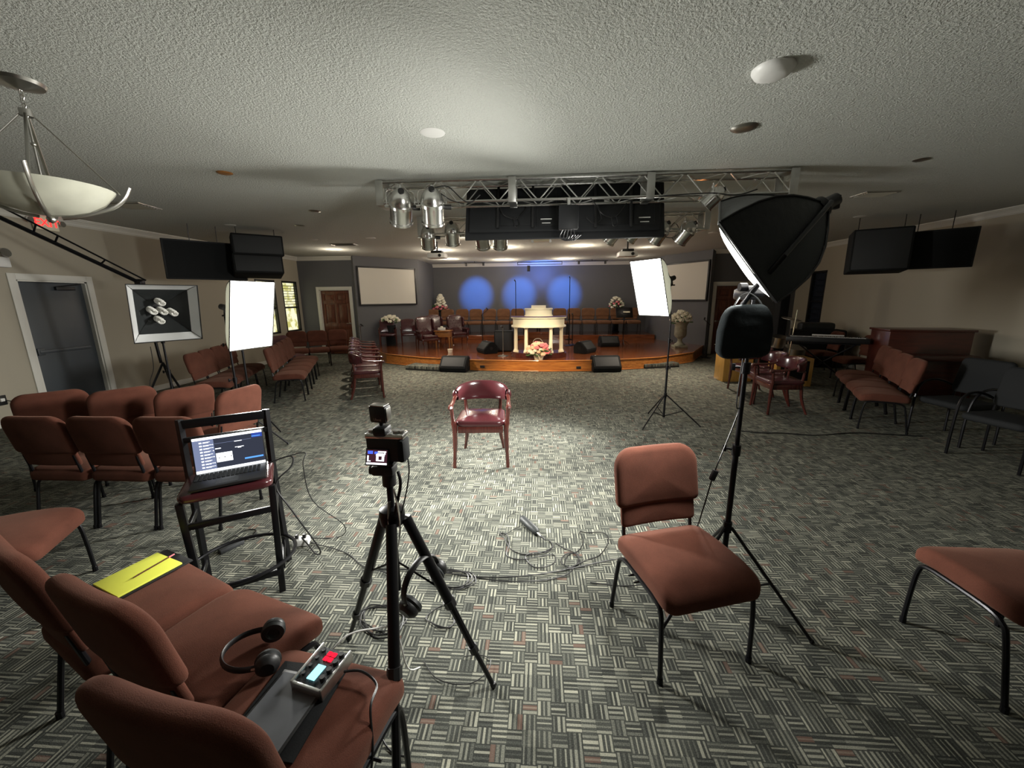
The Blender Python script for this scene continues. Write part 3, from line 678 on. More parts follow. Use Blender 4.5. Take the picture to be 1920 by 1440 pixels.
# another folded stand behind
st = thing('light_stand', 'spare black stand leaning between the silver and the bright softboxes', 'light stand', (-3.75, 4.75, 0))
b = B(); b.cyl((0, 0, 0), (0, 0, 1.78), .013); b.build('pole', 'frame', st)
b = B(); b.tube([(0, 0, 1.55), (.42, -.1, 1.40)], .012); b.build('boom_arm', 'frame', st)
b = B(); b.box((0, 0, 1.55), (.07, .06, .09), .01); b.cyl((0, -.05, 1.55), (0, .05, 1.55), .02); b.build('clamp', 'frame', st)
for k in range(3):
    a = 2*PI*k/3; B().tube([(0, 0, .45), (.36*math.cos(a), .36*math.sin(a), .01)], .009).build('leg', 'frame', st)

# near boom light
pole = Vector((1.01, 1.97, 0))
NS = make_stand('light_stand', 'tall black stand rising behind the lone brown chair', (pole.x, pole.y, 0), -32, 1.70, .42, .50)
ap = D(1542, 388, 2.02)
N1, N2, F1, F2 = D(1349, 417, 1.80), D(1456, 566, 1.72), D(1350, 379, 2.26), D(1428, 524, 2.20)
fc = (N1+N2+F1+F2)/4
NB = thing('softbox', 'big black boom softbox seen from behind, bright along one edge', 'softbox', fc)
def q4(u, v): return ((F1*(1-u)+N1*u)*(1-v) + (F2*(1-u)+N2*u)*v) - fc
nf = (N1-F1).cross(F2-F1).normalized(); nf = nf if nf.dot(fc-ap) > 0 else -nf
def rim(u):
    u = (u % 1)*4; k = int(u) % 4; t = u-int(u)
    c = [(0, 0), (1, 0), (1, 1), (0, 1)]; a, d = c[k], c[(k+1) % 4]; return q4(a[0]+(d[0]-a[0])*t, a[1]+(d[1]-a[1])*t)
def nsh(off):
    def f(u, v):
        r = rim(u); a = ap - fc; t = (u*4) % 1; side = 1-(2*t-1)**2
        sag = math.sin(PI*v)
        p = r*(1-v) + (a + r.normalized()*.045)*v
        out = (r - a*r.dot(a)/a.dot(a)).normalized()
        return p + out*(.075*sag - .035*sag*side - off) + nf*off
    return f
b = B(); b.grid(nsh(0), 40, 10, True); b.build('outer_shell', 'cloth', NB)
b = B(); b.grid(nsh(.008), 40, 10, True); b.build('reflector_lining', 'silver_cloth', NB)
b = B(); b.grid(lambda u, v: q4(.02+.96*u, .02+.96*v) + nf*(.006+.038*(1-(2*u-1)**4)*(1-(2*v-1)**4)), 12, 12); b.build('diffuser', 'diff', NB)
b = B(); b.tube([rim(i/16) for i in range(16)], .006, 6, closed=True); b.build('rim', 'black', NB)
for k in range(4):
    b = B(); b.tube([nsh(-.003)(k/4, v/6) for v in range(7)], .0045, 6); b.build('rib', 'black', NB)
area(fc+nf*.075, fc+nf*2, .46, P_NEAR, (1, .985, .92), 'RECTANGLE', .46, 142)
b = B(); ax = (ap-fc).normalized(); T = ap-fc
b.lathe([(.05, -.03), (.05, .0), (.032, .02), (.028, .07), (.01, .08)], 16, T, ax); b.box(T+ax*.04+Vector((.02, 0, .0)), (.03, .03, .06), .005); b.build('lamp_socket', 'black', NB)
bm_ = thing('boom_arm', 'black metal boom arm pivoting on the near stand and reaching up to the softbox', 'boom', (pole.x, pole.y, 1.70))
end = D(1549, 386, 2.0); low = D(1392, 572, 1.86); o = Vector((pole.x, pole.y, 1.70))
b = B(); b.tube([low-o, D(1412, 545, 1.80)-o, D(1470, 480, 1.72)-o, end-o+Vector((.0, -.03, .01))], .011, 10); b.build('arm_tube', 'frame', bm_)
b = B(); pv = D(1412, 547, 1.84)-o; b.cyl(pv+Vector((-.03, 0, 0)), pv+Vector((.04, 0, 0)), .026, n=14); b.box(pv+Vector((0, .06, -.01)), (.05, .14, .05), .01); b.cyl(pv+Vector((-.06, 0, .02)), pv+Vector((-.03, 0, .02)), .018, n=10); b.build('pivot_clamp', 'frame', bm_)
b = B(); b.tube([low-o, low-o+Vector((-.012, 0, -.045)), low-o+Vector((.01, 0, -.07))], .004, 6); b.build('hook', 'chrome', bm_)
# sandbag hanging from the low end
sbp = D(1396, 622, 1.80)
sb = thing('sandbag', 'black wrinkled counterweight bag hanging below the near softbox', 'sandbag', sbp)
b = B()
def bag(a, h, d):
    w_ = 1 - .22*max(0, h/.12); p = Vector((a*w_, d, h)); n_ = noise.noise(Vector((a*9, h*26, 0)))*.010
    return p + Vector((0, n_*(1 if d < 0 else -1), noise.noise(Vector((a*5, h*9, 3)))*.008))
b.pillow(rrect(.225, .235, .05, 5), .05, .024, .022, .022, bag, 7); b.build('bag_body', 'canvas', sb)
b = B(); b.tube(smooth([(-.06, 0, .10), (-.035, 0, .15), (0, 0, .165), (.04, 0, .14), (.07, 0, .10)], 4), .006, 6, flat=.4); b.build('strap', 'cloth', sb)
# inline cable with dimmer on the near stand
cbl = smooth([(pole.x-.02, pole.y-.02, 1.62), (pole.x-.035, pole.y-.02, 1.2), D(1385, 770, 1.98), D(1362, 830, 1.98), D(1338, 890, 1.97), D(1318, 955, 1.99), D(1300, 1000, 2.02), Vector((.72, 2.05, .12)), Vector((.55, 2.10, .008)), Vector((.32, 2.12, .006))], 6)
cp = thing('power_cable', 'thin black lamp cable with an inline switch beside the near stand pole', 'cable', (0, 0, 0)); B().tube(cbl, .0035, 6).build('cord', 'black', cp)
c0 = D(1338, 891, 1.97); b = B(); b.box(c0, (.028, .02, .058), .005, Matrix.Rotation(R(18), 3, 'Y')); b.build('inline_switch', 'black', cp)

# ------------------------------------------------------------------ pendant bowl lamp
px, py = -3.16, 2.53
pd = thing('pendant_lamp', 'pendant lamp with an alabaster glass bowl on metal arms, upper left', 'lamp', (px, py, CZ))
b = B(); b.lathe([(0, -.045), (.03, -.04), (.055, -.03), (.11, -.018), (.12, 0)], 24); b.build('canopy', 'nickel', pd)
b = B()
for i in range(6): 
    zc = -.06-.024*i; b.tube([(.010*math.cos(a)*(1 if i % 2 else .15), .010*math.cos(a)*(.15 if i % 2 else 1), zc+.018*math.sin(a)) for a in [2*PI*k/8 for k in range(8)]], .003, 6, closed=True)
b.build('chain', 'nickel', pd)
ZT, ZR, RR = -.17, -.585, .335
b = B(); b.cyl((0, 0, ZT-.02), (0, 0, ZT+.02), .03); b.cyl((0, 0, ZT), (0, 0, ZR-.02), .006); b.ball((0, 0, ZR+.24), .014); b.build('centre_rod', 'nickel', pd)
for k in range(4):
    a = R(44+90*k); d = Vector((math.cos(a), math.sin(a), 0)); tn = Vector((-d.y, d.x, 0))
    B().tube([d*.02+Vector((0, 0, ZT)), d*(RR+.02)+Vector((0, 0, ZR-.005))], .008, 8, flat=.5).build('hanging_rod', 'nickel', pd)
    pts = [d*(RR+.075)+Vector((0, 0, ZR+.05)), d*(RR+.035)+Vector((0, 0, ZR-.03)), d*(RR-.04)+Vector((0, 0, ZR-.10)), d*(RR-.18)+Vector((0, 0, ZR-.165)), d*.05+Vector((0, 0, ZR-.19))]
    B().tube(smooth(pts, 5), .014, 8, flat=.45).build('curved_arm', 'nickel', pd)
b = B(); pr = [(k*.93, z) for k, z in ((.0, -.175), (.10, -.168), (.20, -.14), (.29, -.085), (.345, -.02), (.36, .0), (.352, .0), (.335, -.02), (.28, -.078), (.19, -.13), (.09, -.158), (0, -.165))]
b.lathe([(r, z+ZR) for r, z in pr], 40); b.build('glass_bowl', 'glass_bowl', pd)
b = B(); b.ball((0, 0, ZR-.20), .025); b.build('finial', 'nickel', pd)

# ------------------------------------------------------------------ ceiling fittings
def disc(name, label, cat, p, r, h, m, extra=None):
    b = B(); b.lathe([(0, -h), (r*.55, -h), (r*.85, -h*.7), (r, -h*.2), (r, 0)], 28, (p[0], p[1], CZ)); o = tag(b.build(name, m), label, cat); return o
disc('smoke_detector', 'large round white dome fitting on the ceiling above the near softbox', 'ceiling fitting', G(1450, 128, CZ), .115, .05, 'white')
disc('ceiling_plate', 'flat round plate on the ceiling between the dome fitting and the truss', 'ceiling fitting', G(1395, 239, CZ), .10, .018, 'nickel')
disc('ceiling_plate', 'flush white round plate on the ceiling above the truss, picture centre', 'ceiling fitting', G(811, 249, CZ), .10, .006, 'white')
disc('ceiling_plate', 'small tan round disc on the ceiling to the right of the bowl lamp', 'ceiling fitting', G(421, 324, CZ), .075, .012, 'oak')
disc('ceiling_plate', 'small round ceiling disc at the far right above the wall screens', 'ceiling fitting', G(1728, 299, CZ), .07, .012, 'nickel')
for i, (a, c) in enumerate((((432, 423), 'white'), ((562, 424), 'nickel'), ((590, 397), 'nickel'), ((1612, 407), 'white'), ((588, 450), 'white'), ((1230, 497-40), 'white'))):
    disc('recessed_light', ['unlit recessed ceiling light beside the hanging speaker on the left', 'unlit recessed ceiling light left of the lit can', 'tiny round ceiling fitting above the unlit recessed lights', 'unlit recessed light near the right wall speaker', 'unlit recessed light just right of the left hanging speaker', 'unlit recessed light among the right stage cans'][i], 'ceiling light', G(*a, CZ-.01), .09, .01, c)
def vent(label, p, w_, h_, rz):
    root = thing('ceiling_vent', label, 'vent', (p[0], p[1], CZ), rz)
    b = B(); b.box((0, 0, -.006), (w_, h_, .012), .003); b.build('frame', 'nickel', root)
    b = B(); 
    for i in range(7): b.box((0, (i-3)*h_*.12, -.014), (w_*.86, h_*.07, .01), 0, Matrix.Rotation(R(25), 3, 'X'))
    b.build('louvre', 'nickel', root)
vent('square grey ceiling vent near the exit sign', G(252, 385, CZ), .42, .42, 8); vent('grey ceiling vent right of the near softbox', G(1640, 363, CZ), .42, .30, 0)
vent('dark vent slot in the ceiling above the left rear wall', G(645, 458, CZ), .6, .25, 0)
for a, lb in (((695, 447), 'lit warm recessed can left of the rear lighting truss'), ((1338, 437), 'lit warm recessed can to the left of the big near softbox')):
    q = G(*a, CZ-.01); root = thing('recessed_light', lb, 'ceiling light', (q.x, q.y, CZ))
    b = B(); b.lathe([(.075, -.012), (.10, -.008), (.105, 0), (.07, 0)], 24); b.build('trim_ring', 'white', root)
    B().lathe([(0, -.010), (.072, -.010), (.072, -.004)], 24).build('lens', 'canlit', root)
    area((q.x, q.y, CZ-.03), (q.x*.6, q.y-.5, 0), .14, 70, WARM, spread=110)
for a, lb in (((820, 480), 'small white projector hung below the left rear spotlights'), ((1176, 477), 'small white projector hung from the ceiling left of the bright right softbox')):
    q = D(*a, 9.6); root = thing('projector', lb, 'projector', (q.x, q.y, q.z))
    b = B(); b.box((0, 0, 0), (.42, .30, .11), .02); b.build('housing', 'white', root)
    b = B(); b.cyl((.09, -.12, 0), (.09, -.165, 0), .035); b.cyl((.09, .12, 0), (.09, .17, 0), .04); b.build('lens', 'black', root)
    b = B(); b.box((0, 0, .09), (.26, .2, .05), .01); b.cyl((0, 0, .1), (0, 0, CZ-q.z), .02); b.build('ceiling_mount', 'black', root)
q = G(1015, 451, CZ-.03); b = B(); b.box((q.x, q.y, CZ-.03), (.36, .13, .06), .01); lit = b.build('emergency_light', 'ivory'); tag(lit, 'small cream box light on the ceiling above the blue wall, behind the screens', 'emergency light')
b = B()
for sx in (-1, 1): b.cyl((q.x+sx*.2, q.y, CZ-.04), (q.x+sx*.2, q.y-.05, CZ-.05), .035)
b.build('lamp_heads', 'nickel', lit)

# ------------------------------------------------------------------ lighting trusses
def make_truss(label, a, c, wd, hh, bay, z1):
    a, c = Vector(a), Vector(c); L = (c-a).length; root = thing('lighting_truss', label, 'truss', (a.x, a.y, z1), math.degrees(math.atan2(c.y-a.y, c.x-a.x)))
    for y in (-wd/2, wd/2):
        for z in (0, -hh): B().tube([(0, y, z), (L, y, z)], .016, 8).build('chord', 'silver', root)
    b = B(); n = max(2, int(L/bay)); dx = L/n
    for i in range(n):
        x = dx*i; zz = (0, -hh) if i % 2 else (-hh, 0)
        for y in (-wd/2, wd/2): b.tube([(x+.01, y, zz[0]), (x+dx-.01, y, zz[1])], .007, 6)
        for z in (0, -hh): b.tube([(x+.01, -wd/2 if i % 2 else wd/2, z), (x+dx-.01, wd/2 if i % 2 else -wd/2, z)], .006, 6)
    b.build('bracing', 'alu', root)
    for x in [0, L*.335, L*.67, L] if L > 4.0 and hh < .23 else [0, L]:
        b = B(); th = .085
        for y in (-wd/2-.012, wd/2+.012): b.box((x, y, -hh/2), (th, .012, hh+.04), .002)
        for z in (.012, -hh-.012): b.box((x, 0, z), (th, wd+.03, .012), .002)
        b.build('end_frame', 'alu', root)
    return root
TA, TC = G(703, 340, 2.97), G(1478, 328, 2.97); TY = (TA.y+TC.y)/2
truss = make_truss('long silver box truss under the ceiling carrying two screens and spotlights', (TA.x, TY+.13, 0), (TC.x, TY+.13, 0), .26, .22, .22, 2.985)
RA, RC = G(785, 408, 2.95), G(1312, 404, 2.95); RY = (RA.y+RC.y)/2
rtruss = make_truss('smaller silver truss behind the first one, carrying the rear spotlights', (RA.x, RY, 0), (RC.x, RY, 0), .26, .24, .26, 2.95)
TX = (TA.x, TC.x); 
def make_par(m='silver', barrel='silver'):
    root = thing('par_can', '', 'spotlight')
    b = B(); b.lathe([(.0, .17), (.03, .168), (.055, .155), (.082, .12), (.097, .08), (.10, .06), (.104, .055), (.104, .03), (.098, .028)], 22); b.build('rear_housing', m, root)
    b = B(); b.lathe([(.098, .03), (.096, .02), (.094, -.10), (.103, -.102), (.103, -.12), (.088, -.12), (.088, .0), (0, .0)], 22); b.build('barrel', barrel, root)
    b = B(); b.tube(smooth([(-.115, 0, 0), (-.118, 0, .08), (-.10, 0, .125), (0, 0, .13), (.10, 0, .125), (.118, 0, .08), (.115, 0, 0)], 3), .008, 6, flat=.4)
    for sx in (-1, 1): b.cyl((sx*.10, 0, 0), (sx*.135, 0, 0), .014, n=8)
    yk = b.build('yoke', m, root); yk.location = (0, 0, .02)
    b = B(); b.cyl((.10, 0, .02), (.16, 0, .02), .022, n=8); b.build('tilt_knob', 'black', root)
    b = B(); b.box((0, .0, .145), (.035, .04, .03), .006); b.cyl((0, 0, .15), (0, 0, .19), .012, n=8); b.build('clamp', 'alu', root)
    b = B(); b.cyl((0, -.02, .160), (.0, -.03, .180), .026, n=10); b.build('cable_gland', 'black', root)
    return root
par0 = make_par(); used = [0]
def par(px_, py_, Y, rx, rz, label, s=1.0, group=None, mats=None):
    q = D(px_, py_, Y); rot = (R(rx), 0, R(rz))
    if not used[0]:
        used[0] = 1; o = par0; o.location = q; o.rotation_euler = rot; o['label'] = label
        if group: o['group'] = group
    else: o = dup(par0, q, rot=rot, label=label, group=group, mats=mats)
    o.scale = (s, s, s)
    for ch in o.children:
        if ch.name.split('.')[0] in ('yoke', 'clamp'): ch.rotation_euler = (-R(rx), 0, 0)
    return o
GP, GR = 'silver cans on the front truss', 'cans on the rear truss'
par(752, 392, TY-.05, 42, 22, 'leftmost polished spotlight can on the front truss', 1.3, GP)
par(811, 392, TY-.05, 34, 14, 'polished spotlight can next to the left screen on the front truss', 1.3, GP)
par(1336, 372, TY-.05, 46, 62, 'slim polished spotlight tilted beside the near softbox top', .8, GP)
DKB = {'polished_aluminium': M['nickel']}
for i, (x, y, rx, rz) in enumerate(((803, 448, 34, 14), (848, 441, 30, 8), (905, 448, 42, 0), (938, 448, 36, 5), (1150, 438, 46, 50), (1190, 434, 46, 52), (1236, 438, 40, 40), (1284, 438, 42, 42))):
    par(x, y, RY-.05, rx, rz, ['first', 'second', 'third', 'fourth', 'fifth', 'sixth', 'seventh', 'eighth'][i]+' spotlight can from the left on the rear truss', 1.2, GR)
# orange lamp glowing on the right end
q = D(1349, 352, TY); b = B(); b.ball(q, .022, 10); tag(b.build('indicator_lamp', 'bulb'), 'small glowing orange lamp on the right end of the front truss', 'lamp')
# screens hung under the truss, seen from behind
def hung_tv(label, cxp, w_, tilt, rz):
    q = D(cxp, 408, TY+.30); root = thing('hanging_screen', label, 'screen', (q.x, q.y, 2.70), rz); root.rotation_euler = (R(tilt), 0, R(rz))
    H = .66
    b = B(); b.box((0, .03, 0), (w_, .03, H), .008); b.build('bezel', 'tv', root)
    b = B(); b.box((0, -.002, .02), (w_-.10, .045, H-.10), .02); b.box((0, -.02, .03), (w_*.34, .03, H-.22), .006); b.box((w_*.30, -.02, .03), (w_*.20, .022, H-.2), .006); b.build('rear_housing', 'tv', root)
    b = B(); b.box((0, .047, 0), (w_-.02, .004, H-.02)); b.build('panel', 'glass', root)
    for sx in (-1, 1): B().box((sx*w_*.17, -.05, .05), (.03, .03, H-.1), .004).build('mount_rail', 'black', root)
    for x, z, ww, hh in ((-.07, .09, .06, .035), (w_*.30, -.12, .13, .014), (w_*.30, -.17, .10, .01)): B().box((x, -.0375, z), (ww, .002, hh)).build('sticker', 'white', root)
    b = B(); b.tube(smooth([(-w_*.17, -.06, .12), (-w_*.12, -.065, -.06), (0, -.06, -.12), (w_*.08, -.06, -.04), (w_*.17, -.06, .14)], 4), .006, 6); b.tube(smooth([(-.02, -.06, -.1), (.0, -.06, -.22), (.05, -.06, -.2), (.03, -.06, -.1)], 4), .005, 6); b.build('cable', 'black', root)
    return root
hung_tv('black screen seen from behind, left of the pair under the truss', 967, 1.20, -22, 0)
hung_tv('black screen seen from behind, right of the pair under the truss', 1148, 1.18, -16, -2)
q = D(1066, 408, TY-.05); root = thing('power_box', 'square black box hung between the two screens under the truss', 'box', q)
B().box((0, 0, 0), (.21, .09, .25), .012).build('case', 'tv', root)
b = B(); b.box((0, 0, .15), (.03, .03, .10)); b.build('bracket', 'alu', root)
b = B()
for k in range(5): b.tube(smooth([(-.06+.03*k, 0, -.12), (-.09+.04*k, .0, -.20), (-.02+.02*k, 0, -.24), (.02+.03*k, 0, -.18)], 4), .005, 6)
b.build('cable_bundle', 'black', root)
def cab(name, label, pts, r=.006):
    return tag(B().tube(smooth(pts, 5), r, 6).build(name, 'black'), label, 'cable')
cab('truss_cable', 'black cable looping from the left front spotlights to the left screen', [D(815, 352, TY-.1), D(840, 350, TY-.1), D(868, 375, TY-.1), D(885, 378, TY-.1), D(900, 365, TY-.1)])
cab('truss_cable', 'black cable sagging under the left front spotlights', [D(768, 385, TY-.1), D(785, 389, TY-.1), D(800, 378, TY-.1), D(815, 358, TY-.1), D(845, 375, TY-.1), D(870, 382, TY-.1)])
cab('truss_cable', 'black cable along the right end of the front truss', [D(1235, 368, TY-.14), D(1290, 364, TY-.14), D(1340, 362, TY-.14), D(1380, 366, TY-.14), D(1420, 355, TY-.14)])
cab('truss_cable', 'black cable loop over the right screen', [D(1108, 372, TY-.02), D(1122, 392, TY+.18), D(1127, 412, TY+.19), D(1112, 418, TY+.19), D(1100, 408, TY+.19)], .005)
cab('truss_cable', 'tangled black cable at the right end of the rear truss', [D(1240, 440, RY), D(1258, 425, RY), D(1265, 418, RY), D(1272, 428, RY), D(1262, 445, RY), D(1245, 444, RY)])

# ------------------------------------------------------------------ hung speakers and wall screens
def cabinet(name, label, c, d, rz, tilt=0, m='black_matte', front='grille'):
    root = thing(name, label, 'speaker', c, rz); root.rotation_euler = (R(tilt), 0, R(rz))
    B().box((0, 0, 0), d, .02).build('cabinet', m, root)
    B().box((0, -d[1]/2-.004, 0), (d[0]-.06, .012, d[2]-.06), .004).build('front_grille', front, root)
    return root
def hang_rods(root, pts, z0):
    for x, y in pts: B().cyl((x, y, z0), (x, y, z0+.35), .006, n=6).build('hanging_rod', 'frame', root)
r_ = cabinet('hanging_speaker', 'upper black speaker cabinet of the pair hung beside the bright left softbox', D(482, 462, 7.4), (.80, .55, .36), 40); hang_rods(r_, ((-.3, 0), (.3, 0)), .17)
cabinet('hanging_speaker', 'lower black speaker cabinet of the pair hung beside the bright left softbox', D(484, 500, 7.4), (.78, .55, .34), 40, -8)
def wall_tv(label, c, w_, h_, rz, tilt, px_):
    root = thing('wall_screen', label, 'screen', c, rz); root.rotation_euler = (R(tilt), 0, R(rz))
    B().box((0, 0, 0), (w_, .05, h_), .01).build('bezel', 'tv', root); B().box((0, -.027, 0), (w_-.05, .004, h_-.05)).build('panel', 'black_matte', root)
    B().box((0, .10, 0), (.2, .18, .2), .01).build('mount', 'black', root); hang_rods(root, ((-.2, .05), (.2, .05)), h_/2)
wall_tv('flat dark screen hung by the left wall next to the speaker pair', D(388, 489, 7.0), 1.20, .66, 52, 6, 0)
r_ = cabinet('hanging_speaker', 'black angular speaker hung on the right, beside the dark wall screen', D(1645, 472, 7.6), (.78, .5, .70), -28, -4); hang_rods(r_, ((-.3, 0), (.3, 0)), .34)
wall_tv('flat dark screen hung by the right wall next to the angular speaker', D(1745, 468, 7.4), 1.02, .62, -42, 6, 0)

# ------------------------------------------------------------------ left wall: exit sign, emergency lamp, outlet, camera jib
q = D(88, 412, 5.95); zz = 2.83
ex = thing('exit_sign', 'cream exit sign with red letters and two lamp heads on the left wall', 'exit sign', (XL+.05, 5.87, 2.885), 90)
B().box((0, 0, 0), (.30, .05, .20), .008).build('housing', 'ivory', ex)
text_mesh('lettering', 'EXIT', .155, 'exit_red', ex, Matrix.Translation((0, -.028, .0)) @ Matrix.Rotation(PI/2, 4, 'X'), .002)
for sx in (-1, 1):
    b = B(); b.lathe([(.0, -.03), (.035, -.03), (.045, .0), (.042, .012), (0, .012)], 14, (sx*.20, -.03, .02), (0, -1, 0)); b.cyl((sx*.15, 0, 0), (sx*.20, -.02, .02), .01); b.build('lamp_head', 'chrome', ex)
em = thing('emergency_light', 'white twin-head emergency light at the left edge above the side door', 'emergency light', (XL+.05, 5.22, 2.34), 90)
B().box((0, 0, -.07), (.20, .07, .14), .015).build('housing', 'white', em)
for sx in (-1, 1):
    b = B(); b.lathe([(0, -.035), (.045, -.03), (.062, .0), (.06, .018), (0, .014)], 16, (sx*.07, -.02, .06), (0, -1, .2)); b.build('lamp_head', 'chrome', em)
ot = thing('wall_outlet', 'wall outlet with a black plug at the left edge', 'outlet', (XL+.006, 4.86, .38), 90)
B().box((0, 0, 0), (.12, .012, .14), .003).build('plate', 'black', ot); B().box((.0, -.02, .01), (.045, .04, .045), .006).build('plug', 'white', ot)
tag(B().tube(smooth([(XL+.04, 4.88, .38), (XL+.10, 4.95, .33), (XL+.16, 5.02, .20), (XL+.22, 5.1, .05), (XL+.5, 5.15, .008), (XL+1.2, 5.0, .008)], 5), .007, 6).build('power_cable', 'black'), 'black cable drooping from the wall outlet at the left edge', 'cable')
A0, A1 = D(-60, 380, 4.55), D(262, 530, 5.6); dd = A1-A0; B0, B1 = D(-60, 356, 4.55), D(274, 526, 5.55)
jib = thing('camera_jib', 'long black camera jib arm slanting down along the left wall', 'camera jib', A1)
B().tube([A0-A1, Vector((0, 0, 0))], .026, 8).build('main_arm', 'frame', jib)
B().tube([B0-A1, B1-A1], .011, 8).build('tie_rod', 'frame', jib)
for t in (.33, .45, .73, .985):
    B().tube([A0+(A1-A0)*t-A1, B0+(B1-B0)*t-A1], .011, 6).build('link_post', 'frame', jib)
b = B(); b.box((0, 0, 0), (.10, .08, .10), .01); b.cyl((0, 0, 0), (.02, .06, -1.2), .02); b.build('jib_head', 'frame', jib)
b = B(); 
for k in range(3): a = 2*PI*k/3; b.tube([(.03, .08, -1.2), (.03+.4*math.cos(a), .08+.4*math.sin(a), -A1.z+.01)], .016, 8)
b.build('jib_tripod', 'frame', jib)

# ------------------------------------------------------------------ projection screens at the rear
def pscreen(label, p, q, u0, u1, z0, z1):
    p, q = Vector((*p, 0)), Vector((*q, 0)); d = (q-p).normalized(); n = Vector((d.y, -d.x, 0)); 
    c = p + d*(u0+u1)/2 + n*.035; W = u1-u0
    root = thing('projection_screen', label, 'projection screen', (c.x, c.y, (z0+z1)/2), math.degrees(math.atan2(d.y, d.x)))
    b = B(); H = z1-z0; t = .045
    for sx in (-1, 1): b.box((sx*(W/2+t/2), 0, 0), (t, .05, H+2*t), .003)
    for sz in (-1, 1): b.box((0, 0, sz*(H/2+t/2)), (W, .05, t), .003)
    b.build('border', 'black', root); B().box((0, 0, 0), (W, .02, H)).build('screen_surface', 'screen', root)
pscreen('wide blank projection screen on the angled wall left of the stage', (-5.62, 12.12), (-4.1, 13.7), .12, 2.02, 1.58, 2.68)
pscreen('blank projection screen on the right angled wall, partly behind the bright softbox', (4.1, 13.7), (4.97, 12.17), .07, 1.68, 1.62, 2.70)

# ------------------------------------------------------------------ on the stage
PX, PY = 0.0, 9.95
pu = thing('pulpit', 'cream curved pulpit with columns and a raised desk at the front of the stage', 'pulpit', (PX, PY, SH))
def halfround(r, y0, z0, z1, n=18, sq=.75):
    return [(r*math.cos(PI+PI*i/n), y0+r*sq*math.sin(PI+PI*i/n)) for i in range(n+1)] + [(r, y0+.25), (-r, y0+.25)]
b = B(); b.prism(halfround(.70, 0, 0, 1), 0, .10); b.prism(halfround(.66, 0, 0, 1), .10, .13); b.build('base', 'chairwood', pu, sharp=30)
for x, y in ((-.56, -.12), (-.30, -.30), (.30, -.30), (.56, -.12)):
    b = B(); b.box((x, y, .145), (.13, .13, .03), .004); b.lathe([(.062, .16), (.062, .175), (.05, .19), (.046, .22), (.042, .70), (.05, .715), (.06, .73), (.06, .745)], 16, (x, y, 0)); b.build('column', 'ivory', pu)
b = B(); b.prism(halfround(.68, 0, 0, 1), .745, .775); b.prism(halfround(.64, 0, 0, 1), .775, .96); b.prism(halfround(.69, 0, 0, 1), .96, .99)
b.build('entablature', 'ivory', pu, sharp=30)
b = B(); b.prism(halfround(.70, 0, 0, 1), .99, 1.0); b.build('felt_top', 'purple', pu)
b = B(); b.prism(halfround(.33, 0, 0, 1, sq=.6), 1.0, 1.16); b.prism(halfround(.35, 0, 0, 1, sq=.6), 1.16, 1.19); b.prism(halfround(.35, 0, 0, 1, sq=.6), 1.0, 1.02); b.box((0, .05, 1.22), (.36, .30, .02), .004, Matrix.Rotation(R(12), 3, 'X')); b.build('raised_desk', 'ivory', pu, sharp=30)
m_, nt_, bb_ = nmat('clear_panel'); bb_.inputs['Base Color'].default_value = (.8, .85, .85, 1); bb_.inputs['Transmission Weight'].default_value = 1; bb_.inputs['Roughness'].default_value = .03; bb_.inputs['IOR'].default_value = 1.1; M['acrylic'] = m_
b = B(); b.box((0, -.28, .44), (.50, .012, .58), .003); b.build('clear_panel', 'acrylic', pu)
b = B(); b.tube(smooth([(.10, -.29, .40), (.03, -.29, .47), (-.08, -.29, .46), (-.13, -.29, .38), (-.06, -.29, .31), (.12, -.29, .31)], 4), .006, 6, flat=.5); b.build('emblem', 'cream', pu)

def flowers(name, label, c, rx, rz_, mats_, n, shape='dome', pot=None, psc=.045, seed=1):
    root = thing(name, label, 'flowers', c); rr = random.Random(seed)
    groups = {m: B() for m in mats_}; lf = B()
    for i in range(n):
        t = i/n; a = i*2.4
        if shape == 'dome': ph = math.acos(1-t*.98); p = Vector((rx*math.sin(ph)*math.cos(a), rx*.8*math.sin(ph)*math.sin(a), rz_*math.cos(ph)))
        else: h = t*rz_; q = rx*(1-t)**.8; p = Vector((q*math.cos(a), q*.7*math.sin(a), h))
        p += Vector((rr.uniform(-.02, .02), rr.uniform(-.02, .02), rr.uniform(-.015, .015)))
        k = mats_[0] if (shape == 'cone' and p.z < rz_*.28 and len(mats_) > 1) else (rr.choice(mats_) if shape != 'cone' else mats_[-1])
        bb2 = groups[k]; sz = psc*rr.uniform(.8, 1.25); bb2.ball(p, sz*.55, 8)
        for j in range(6):
            aa = 2*PI*j/6; bb2.ball(p + Vector((math.cos(aa)*sz*.55, math.sin(aa)*sz*.4, math.sin(aa)*sz*.35)), sz*.45, 6, (1, 1, .7))
    for i in range(int(n*.7)):
        a = rr.uniform(0, 2*PI); q = rx*rr.uniform(.7, 1.15); z = rr.uniform(-.06, rz_*.5 if shape == 'dome' else rz_*.3)
        p = Vector((q*math.cos(a), q*.8*math.sin(a), z)); lf.ball(p, .05, 6, (abs(math.cos(a))+.25, abs(math.sin(a))+.25, .35))
    for k, bb2 in groups.items(): bb2.build({'pink': 'pink_bloom', 'peach': 'peach_bloom', 'cream': 'cream_bloom'}[k], k, root)
    lf.build('foliage', 'leaf', root)
    if pot:
        b = B(); b.lathe([(r, z) for r, z in pot[1]], 18); b.build(pot[0], pot[2], root)
    else: B().cyl((0, 0, -.10), (0, 0, rz_*.5), .02, n=8).build('stem', 'leaf', root)
    return root
FL = D(1010, 664, 9.45)
flowers('flower_arrangement', 'pink and peach flower arrangement in a cream pot at the foot of the pulpit', (FL.x, 9.42, SH+.15), .25, .24, ['peach', 'cream', 'pink', 'peach'], 46, pot=('pot', [(0, -.15), (.10, -.15), (.13, -.04), (.14, 0), (0, 0)], 'ivory'), psc=.062, seed=3)
